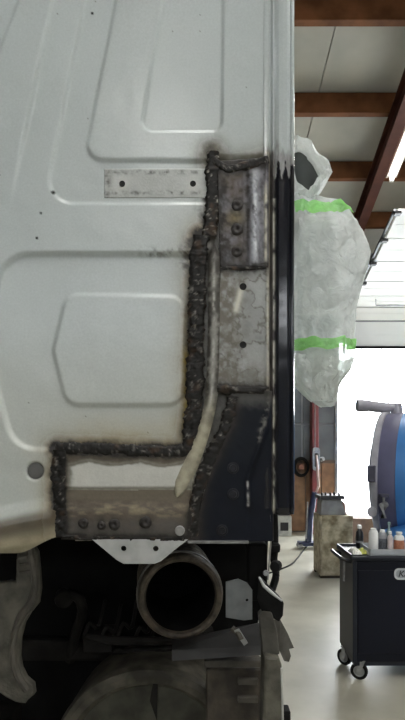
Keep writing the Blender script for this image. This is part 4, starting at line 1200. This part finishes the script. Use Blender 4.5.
# casing on the crate
gx0, gx1 = at(319, 0, CD + 0.06).x, at(346, 0, CD + 0.06).x
gz = ch
ca = thing('motor_casing', ((gx0 + gx1) / 2, CD + 0.2, gz), 'grey cast casing with a studded dark flange on the crate', 'machine part')
yf = CD + 0.06
mb = MB(); mb.prism([(gx0 + 0.02, yf, gz + 0.001), (gx1, yf, gz + 0.001), (gx1 - 0.05, yf, gz + 0.17), (gx1 - 0.08, yf, gz + 0.20), (gx0 + 0.05, yf, gz + 0.20), (gx0 + 0.03, yf, gz + 0.17)], (0, 0.26, 0))
mb.build('casing', mat('cast_grey', (0.30, 0.31, 0.315), 0.5, 0.2, 0.2, 8), ca, smooth=False, bevel=0.012)
fg = MB().box(gx0 + 0.0, gx1 - 0.02, yf - 0.02, yf + 0.28, gz + 0.20, gz + 0.25).build('flange', mat('dark_cast', (0.05, 0.052, 0.055), 0.5, 0.2), ca, smooth=False, bevel=0.008)
for k in range(5):
    MB().lathe([(0.0001, 0.04), (0.012, 0.04), (0.014, 0.03), (0.014, 0), (0.0001, 0)], (gx0 + 0.04 + k * 0.055, yf + 0.02 + 0.03 * (k % 2), gz + 0.25), (0, 0, 1), 10).build('stud', m_black, ca)
mb = MB(); mb.prism([(gx1 - 0.06, yf + 0.02, gz + 0.20), (gx1 - 0.005, yf + 0.02, gz + 0.15), (gx1 + 0.012, yf + 0.02, gz + 0.001), (gx1 - 0.001, yf + 0.02, gz + 0.001), (gx1 - 0.04, yf + 0.02, gz + 0.17)], (0, 0.2, 0))
mb.build('pink_reflection', mat('reddish_reflection', (0.40, 0.24, 0.19), 0.5, 0.1), ca, smooth=False)  # reddish sheet standing in for a pinkish reflection on the casing

# trolley jack standing beside the crate
JD = 9.0
j = thing('trolley_jack', (at(308, 0, JD).x, JD, 0), 'dark blue upright jack with a pale handle beside the crate', 'jack')
m_jb = mat('jack_blue', (0.030, 0.040, 0.085), 0.4, 0.1, 0.25, 10)
base_z = 0.08
P0, P1 = at(308.5, 546, JD), at(314.5, 492, JD)
MB().tube([Vector((P0.x, JD, base_z)), Vector((P0.x + 0.02, JD, 0.45)), Vector((P1.x, JD, P1.z))], [0.06, 0.055, 0.045], 10).build('jack_body', m_jb, j)
MB().tube([Vector((P0.x - 0.045, JD - 0.04, base_z + 0.08)), Vector((P0.x - 0.02, JD - 0.04, 0.75))], 0.014, 8).build('side_rod', m_steel, j)
MB().tube([at(315.5, 494, JD), at(318.5, 486, JD), at(317.5, 468, JD), at(316.5, 455, JD)], [0.02, 0.024, 0.02, 0.014], 10).build('handle', mat('handle_pale', (0.62, 0.45, 0.42), 0.4), j)
MB().box(P0.x - 0.17, P0.x + 0.14, JD - 0.10, JD + 0.10, 0.045, 0.105).build('jack_base', m_jb, j, smooth=False, bevel=0.012)
for dx_ in (-0.14, 0.11):
    for dy_ in (-0.10, 0.10):
        MB().lathe([(0.0001, -0.02), (0.035, -0.02), (0.042, -0.01), (0.042, 0.01), (0.035, 0.02), (0.0001, 0.02)], (P0.x + dx_, JD + dy_, 0.042), (0, 1, 0), 14).build('wheel', m_steel, j)

# hook block hanging at the red post
HD = YF - 0.346
hk_ = thing('hook_block', at(316, 470, HD), 'grey pulley block with side knob hanging at the red post', 'pulley block')
ol = rrect(at(316, 0, HD).x, ZC + (CY - 459) / F * HD, 0.13, 0.42, 0.05, HD)
flat('block_plate', [ol, rrect(at(316, 0, HD).x, ZC + (CY - 460) / F * HD, 0.07, 0.26, 0.03, HD)], 0.09, m_steel, hk_)
flat('block_core', [rrect(at(316, 0, HD).x, ZC + (CY - 460) / F * HD, 0.069, 0.259, 0.03, HD)], 0.05, mat('block_dark', (0.04, 0.04, 0.042), 0.5, 0.3), hk_)
MB().lathe([(0.0001, -0.05), (0.03, -0.05), (0.045, -0.02), (0.045, 0.02), (0.03, 0.05), (0.0001, 0.05)], at(322, 459, HD - 0.02), (0.3, -1, 0.2), 14).build('knob', m_steel, hk_)
MB().tube([at(315, 449, HD), at(315, 436, HD + 0.02), at(315, 380, HD + 0.06)], 0.008, 6).build('chain', m_steel, hk_)
hr = thing('hose_coil', at(301, 478, YF - 0.08), 'dark hose coil with a reddish centre hung on the brown boards', 'hose')
hc_ = at(301, 467, YF - 0.09)
for k in range(3):
    rr_ = 0.14 - 0.012 * k
    pts = [hc_ + Vector((rr_ * math.cos(a), -0.03 * k, rr_ * 1.25 * math.sin(a))) for a in np.linspace(0, 2 * math.pi, 25)]
    MB().tube(pts, 0.018, 8, cap=False).build('hose_loop', m_rubber, hr)
MB().lathe([(0.0001, -0.05), (0.05, -0.05), (0.06, -0.03), (0.06, 0.05), (0.0001, 0.05)], hc_, (0, 1, 0), 16).build('hanger', mat('hanger_red', (0.25, 0.11, 0.07), 0.5), hr)
# small grey cabinet on the floor by the wall
hx0, hx1 = at(277, 0, 10.2).x, at(291, 0, 10.2).x
ht = thing('wall_heater', ((hx0 + hx1) / 2, 10.3, 0), 'small pale grey box with a dark window on the floor', 'cabinet')
MB().box(hx0, hx1, 10.12, 10.4, 0.0, 0.36).build('box_body', mat('pale_grey_box', (0.42, 0.43, 0.40), 0.5), ht, smooth=False, bevel=0.01)
MB().box(hx0 + 0.05, hx1 - 0.06, 10.112, 10.13, 0.10, 0.25).build('dark_window', m_black, ht, smooth=False, bevel=0.005)
# brown carton behind the crate
bx0, bx1 = at(352, 0, 8.6).x, at(382, 0, 8.6).x
bz = ZC + (CY - 519) / F * 8.6
cb = thing('carton', ((bx0 + bx1) / 2, 8.8, 0), 'reddish brown carton standing behind the tan crate', 'carton')
m_cart3 = mat('brown_carton', (0.20, 0.135, 0.10), 0.8, 0, 0.2, 8)
MB().box(bx0, bx1, 8.6, 9.0, 0, bz).build('carton_body', m_cart3, cb, smooth=False, bevel=0.005)
MB().box(bx0 - 0.004, bx1 + 0.004, 8.596, 8.8, bz - 0.004, bz + 0.004).build('flap', m_cart3, cb, smooth=False)
MB().box(bx0 - 0.004, bx1 + 0.004, 8.805, 9.004, bz - 0.004, bz + 0.004).build('flap', m_cart3, cb, smooth=False)
# hose on the floor
hp = smooth_path([(-0.1, 6.6, 0.012), (0.6, 7.0, 0.012), (at(287, 0, 7.65).x, 7.65, 0.012), (at(297, 0, 8.15).x, 8.15, 0.012), (at(305, 0, 8.6).x, 8.75, 0.012), (1.75, 9.2, 0.012), (2.1, 9.6, 0.012)], 8)
tag(MB().tube(hp, 0.011, 8).build('floor_hose', m_rubber), 'thin black hose lying across the concrete floor', 'hose')

# ================================================================== BLUE TANK IN THE DOORWAY
TD = 5.95
tk = thing('tank_trailer', (at(380, 0, TD).x + 1.0, TD, 0), 'big blue tank trailer with a grey end rim behind the trolley', 'tank trailer')
m_blue = mat('tank_blue', (0.05, 0.20, 0.50), 0.35, 0, 0.12, 3)
m_blue2 = mat('tank_head_blue', (0.11, 0.11, 0.19), 0.45, 0, 0.12, 4)
m_rim = mat('tank_rim_grey', (0.33, 0.33, 0.37), 0.5, 0.1, 0.15, 8)
th_ = math.radians(-28); ta = Vector((math.cos(th_), math.sin(th_), 0)); tn = Vector((-ta.y, ta.x, 0))
tc_ = at(383, 477, TD); R = 65 / F * TD
tb = MB(); tb.lathe([(R * 0.985, 0.23), (R * 0.985, 2.0), (R * 0.7, 2.15), (0.0001, 2.2)], tc_, ta, 64); tb.build('tank_body', m_blue, tk)
MB().lathe([(R * 0.97, 0.06), (R * 0.975, 0.065), (R * 0.975, 0.225), (R * 0.985, 0.23)], tc_, ta, 64).build('dark_band', m_blue2, tk)
MB().lathe([(0.0001, -0.10), (R * 0.35, -0.09), (R * 0.65, -0.06), (R * 0.85, -0.02), (R * 0.96, 0.04)], tc_, ta, 64).build('tank_head', m_blue2, tk)
MB().lathe([(R * 0.95, 0.0), (R * 0.99, 0.0), (R, 0.008), (R, 0.062), (R * 0.97, 0.07)], tc_, ta, 64).build('end_rim', m_rim, tk)
# clamp on the rim, valve at its lower flank
q = tc_ + ta * 0.03 - tn * (R * 0.55) + Vector((0, 0, R * 0.84))
def on_rim(ang, t_along, rr=1.0): return tc_ + ta * t_along + (tn * math.cos(ang) + Vector((0, 0, 1)) * math.sin(ang)) * (R * rr)
MB().box(-0.035, 0.035, -0.05, 0.05, -0.08, 0.08, Matrix.Translation(on_rim(math.radians(174), 0.02)) @ Matrix.Rotation(th_, 4, 'Z')).build('clamp', mat('clamp_dark', (0.06, 0.06, 0.09), 0.5), tk, smooth=False, bevel=0.01)
v0 = on_rim(math.radians(199), 0.13, 0.98)
MB().tube([v0 + tn * 0.03, v0 - tn * 0.07, v0 - tn * 0.075 - Vector((0, 0, 0.12))], [0.035, 0.04, 0.032], 12).build('drain_valve', m_steel, tk)
MB().lathe([(0.0001, -0.015), (0.05, -0.015), (0.05, 0.015), (0.0001, 0.015)], v0 - tn * 0.05 + Vector((0, 0, 0.09)), (0, 0, 1), 14).build('valve_wheel', mat('clamp_dark', (0.06, 0.06, 0.09)), tk)
MB().tube([v0 - tn * 0.05, v0 - tn * 0.05 + Vector((0, 0, 0.09))], 0.012, 8).build('valve_stem', m_steel, tk)
v1 = on_rim(math.radians(205), 0.02)
MB().tube([v1 + tn * 0.05, v1 - tn * 0.05], [0.05, 0.05], 10).build('hinge_lug', m_rim, tk)
# pipe on top
m_pipe = mat('pipe_grey', (0.36, 0.35, 0.40), 0.5, 0.2, 0.1, 8)
pA, pB, pC, pD = at(357, 405.5, TD), at(368, 406, TD), at(386, 408, TD), at(397, 407, TD)
fp = MB().tube([pA, pB, pB + (pC - pB) * 0.05, pC, pD], [0.066, 0.066, 0.06, 0.058, 0.04], 14).build('filler_pipe', m_pipe, tk)
top_z = tc_.z + R
MB().tube([Vector((pD.x, TD, top_z - 0.08)), Vector((pD.x, TD, pD.z + 0.04))], [0.075, 0.05], 12).build('pipe_stand', m_pipe, fp)
MB().tube([Vector((pC.x - 0.02, TD, top_z - 0.25)), Vector((pC.x, TD, pC.z))], 0.02, 8).build('pipe_strut', m_pipe, fp)
# mudguard and wheels
wc = Vector((at(424, 0, 5.3).x, 5.35, 0.40))
mg = MB()
prm = [(math.radians(a)) for a in range(-5, 186, 10)]
pin = [Vector((wc.x - 0.56 * math.cos(a), wc.y - 0.20, wc.z + 0.56 * math.sin(a))) for a in prm]
pon = [Vector((wc.x - 0.52 * math.cos(a), wc.y - 0.20, wc.z + 0.52 * math.sin(a))) for a in prm[::-1]]
mg.prism(pin + pon, (0, 0.34, 0)); mg.prism([Vector((wc.x - 0.56 * math.cos(a), wc.y - 0.20, wc.z + 0.56 * math.sin(a))) for a in prm], (0, -0.012, 0))
mg.build('mudguard', m_blue, tk, smooth=True, bevel=0.01)
MB().lathe([(0.0001, -0.05), (0.20, -0.10), (0.38, -0.11), (0.43, -0.08), (0.44, 0.0), (0.43, 0.08), (0.38, 0.11), (0.20, 0.10), (0.0001, 0.05)], (wc.x, wc.y, 0.44), (0, 1, 0), 36).build('tyre', m_rubber, tk)
MF = Matrix.Translation((tc_.x, tc_.y, 0)) @ Matrix.Rotation(th_, 4, 'Z')
MB().box(0.35, 1.9, -0.3, 0.3, 0.46, 0.62, MF).build('trailer_frame', m_black, tk, smooth=False, bevel=0.01)
for lx, ly in ((0.5, 0.25), (1.7, 0.25), (1.7, -0.25)):
    MB().box(lx, lx + 0.08, ly - 0.04, ly + 0.04, 0.0, 0.5, MF).build('prop_leg', m_steel, tk, smooth=False, bevel=0.01)

# ================================================================== OUTSIDE: far low hedge and shed in the white light
hd2 = thing('yard_shed', (9.5, 42, -0.06), 'pale low shed far off across the white yard', 'shed')
MB().box(6.0, 12.5, 40, 44, -0.06, 1.9).build('shed_wall', mat('shed_wall', (0.62, 0.64, 0.66), 0.9), hd2, smooth=False)
MB().prism([(5.8, 39.7, 1.9), (5.8, 44.3, 1.9), (5.8, 42, 2.7)], (6.9, 0, 0)).build('shed_roof', mat('shed_roof', (0.50, 0.53, 0.58), 0.9), hd2, smooth=False)
bpy.context.view_layer.update()
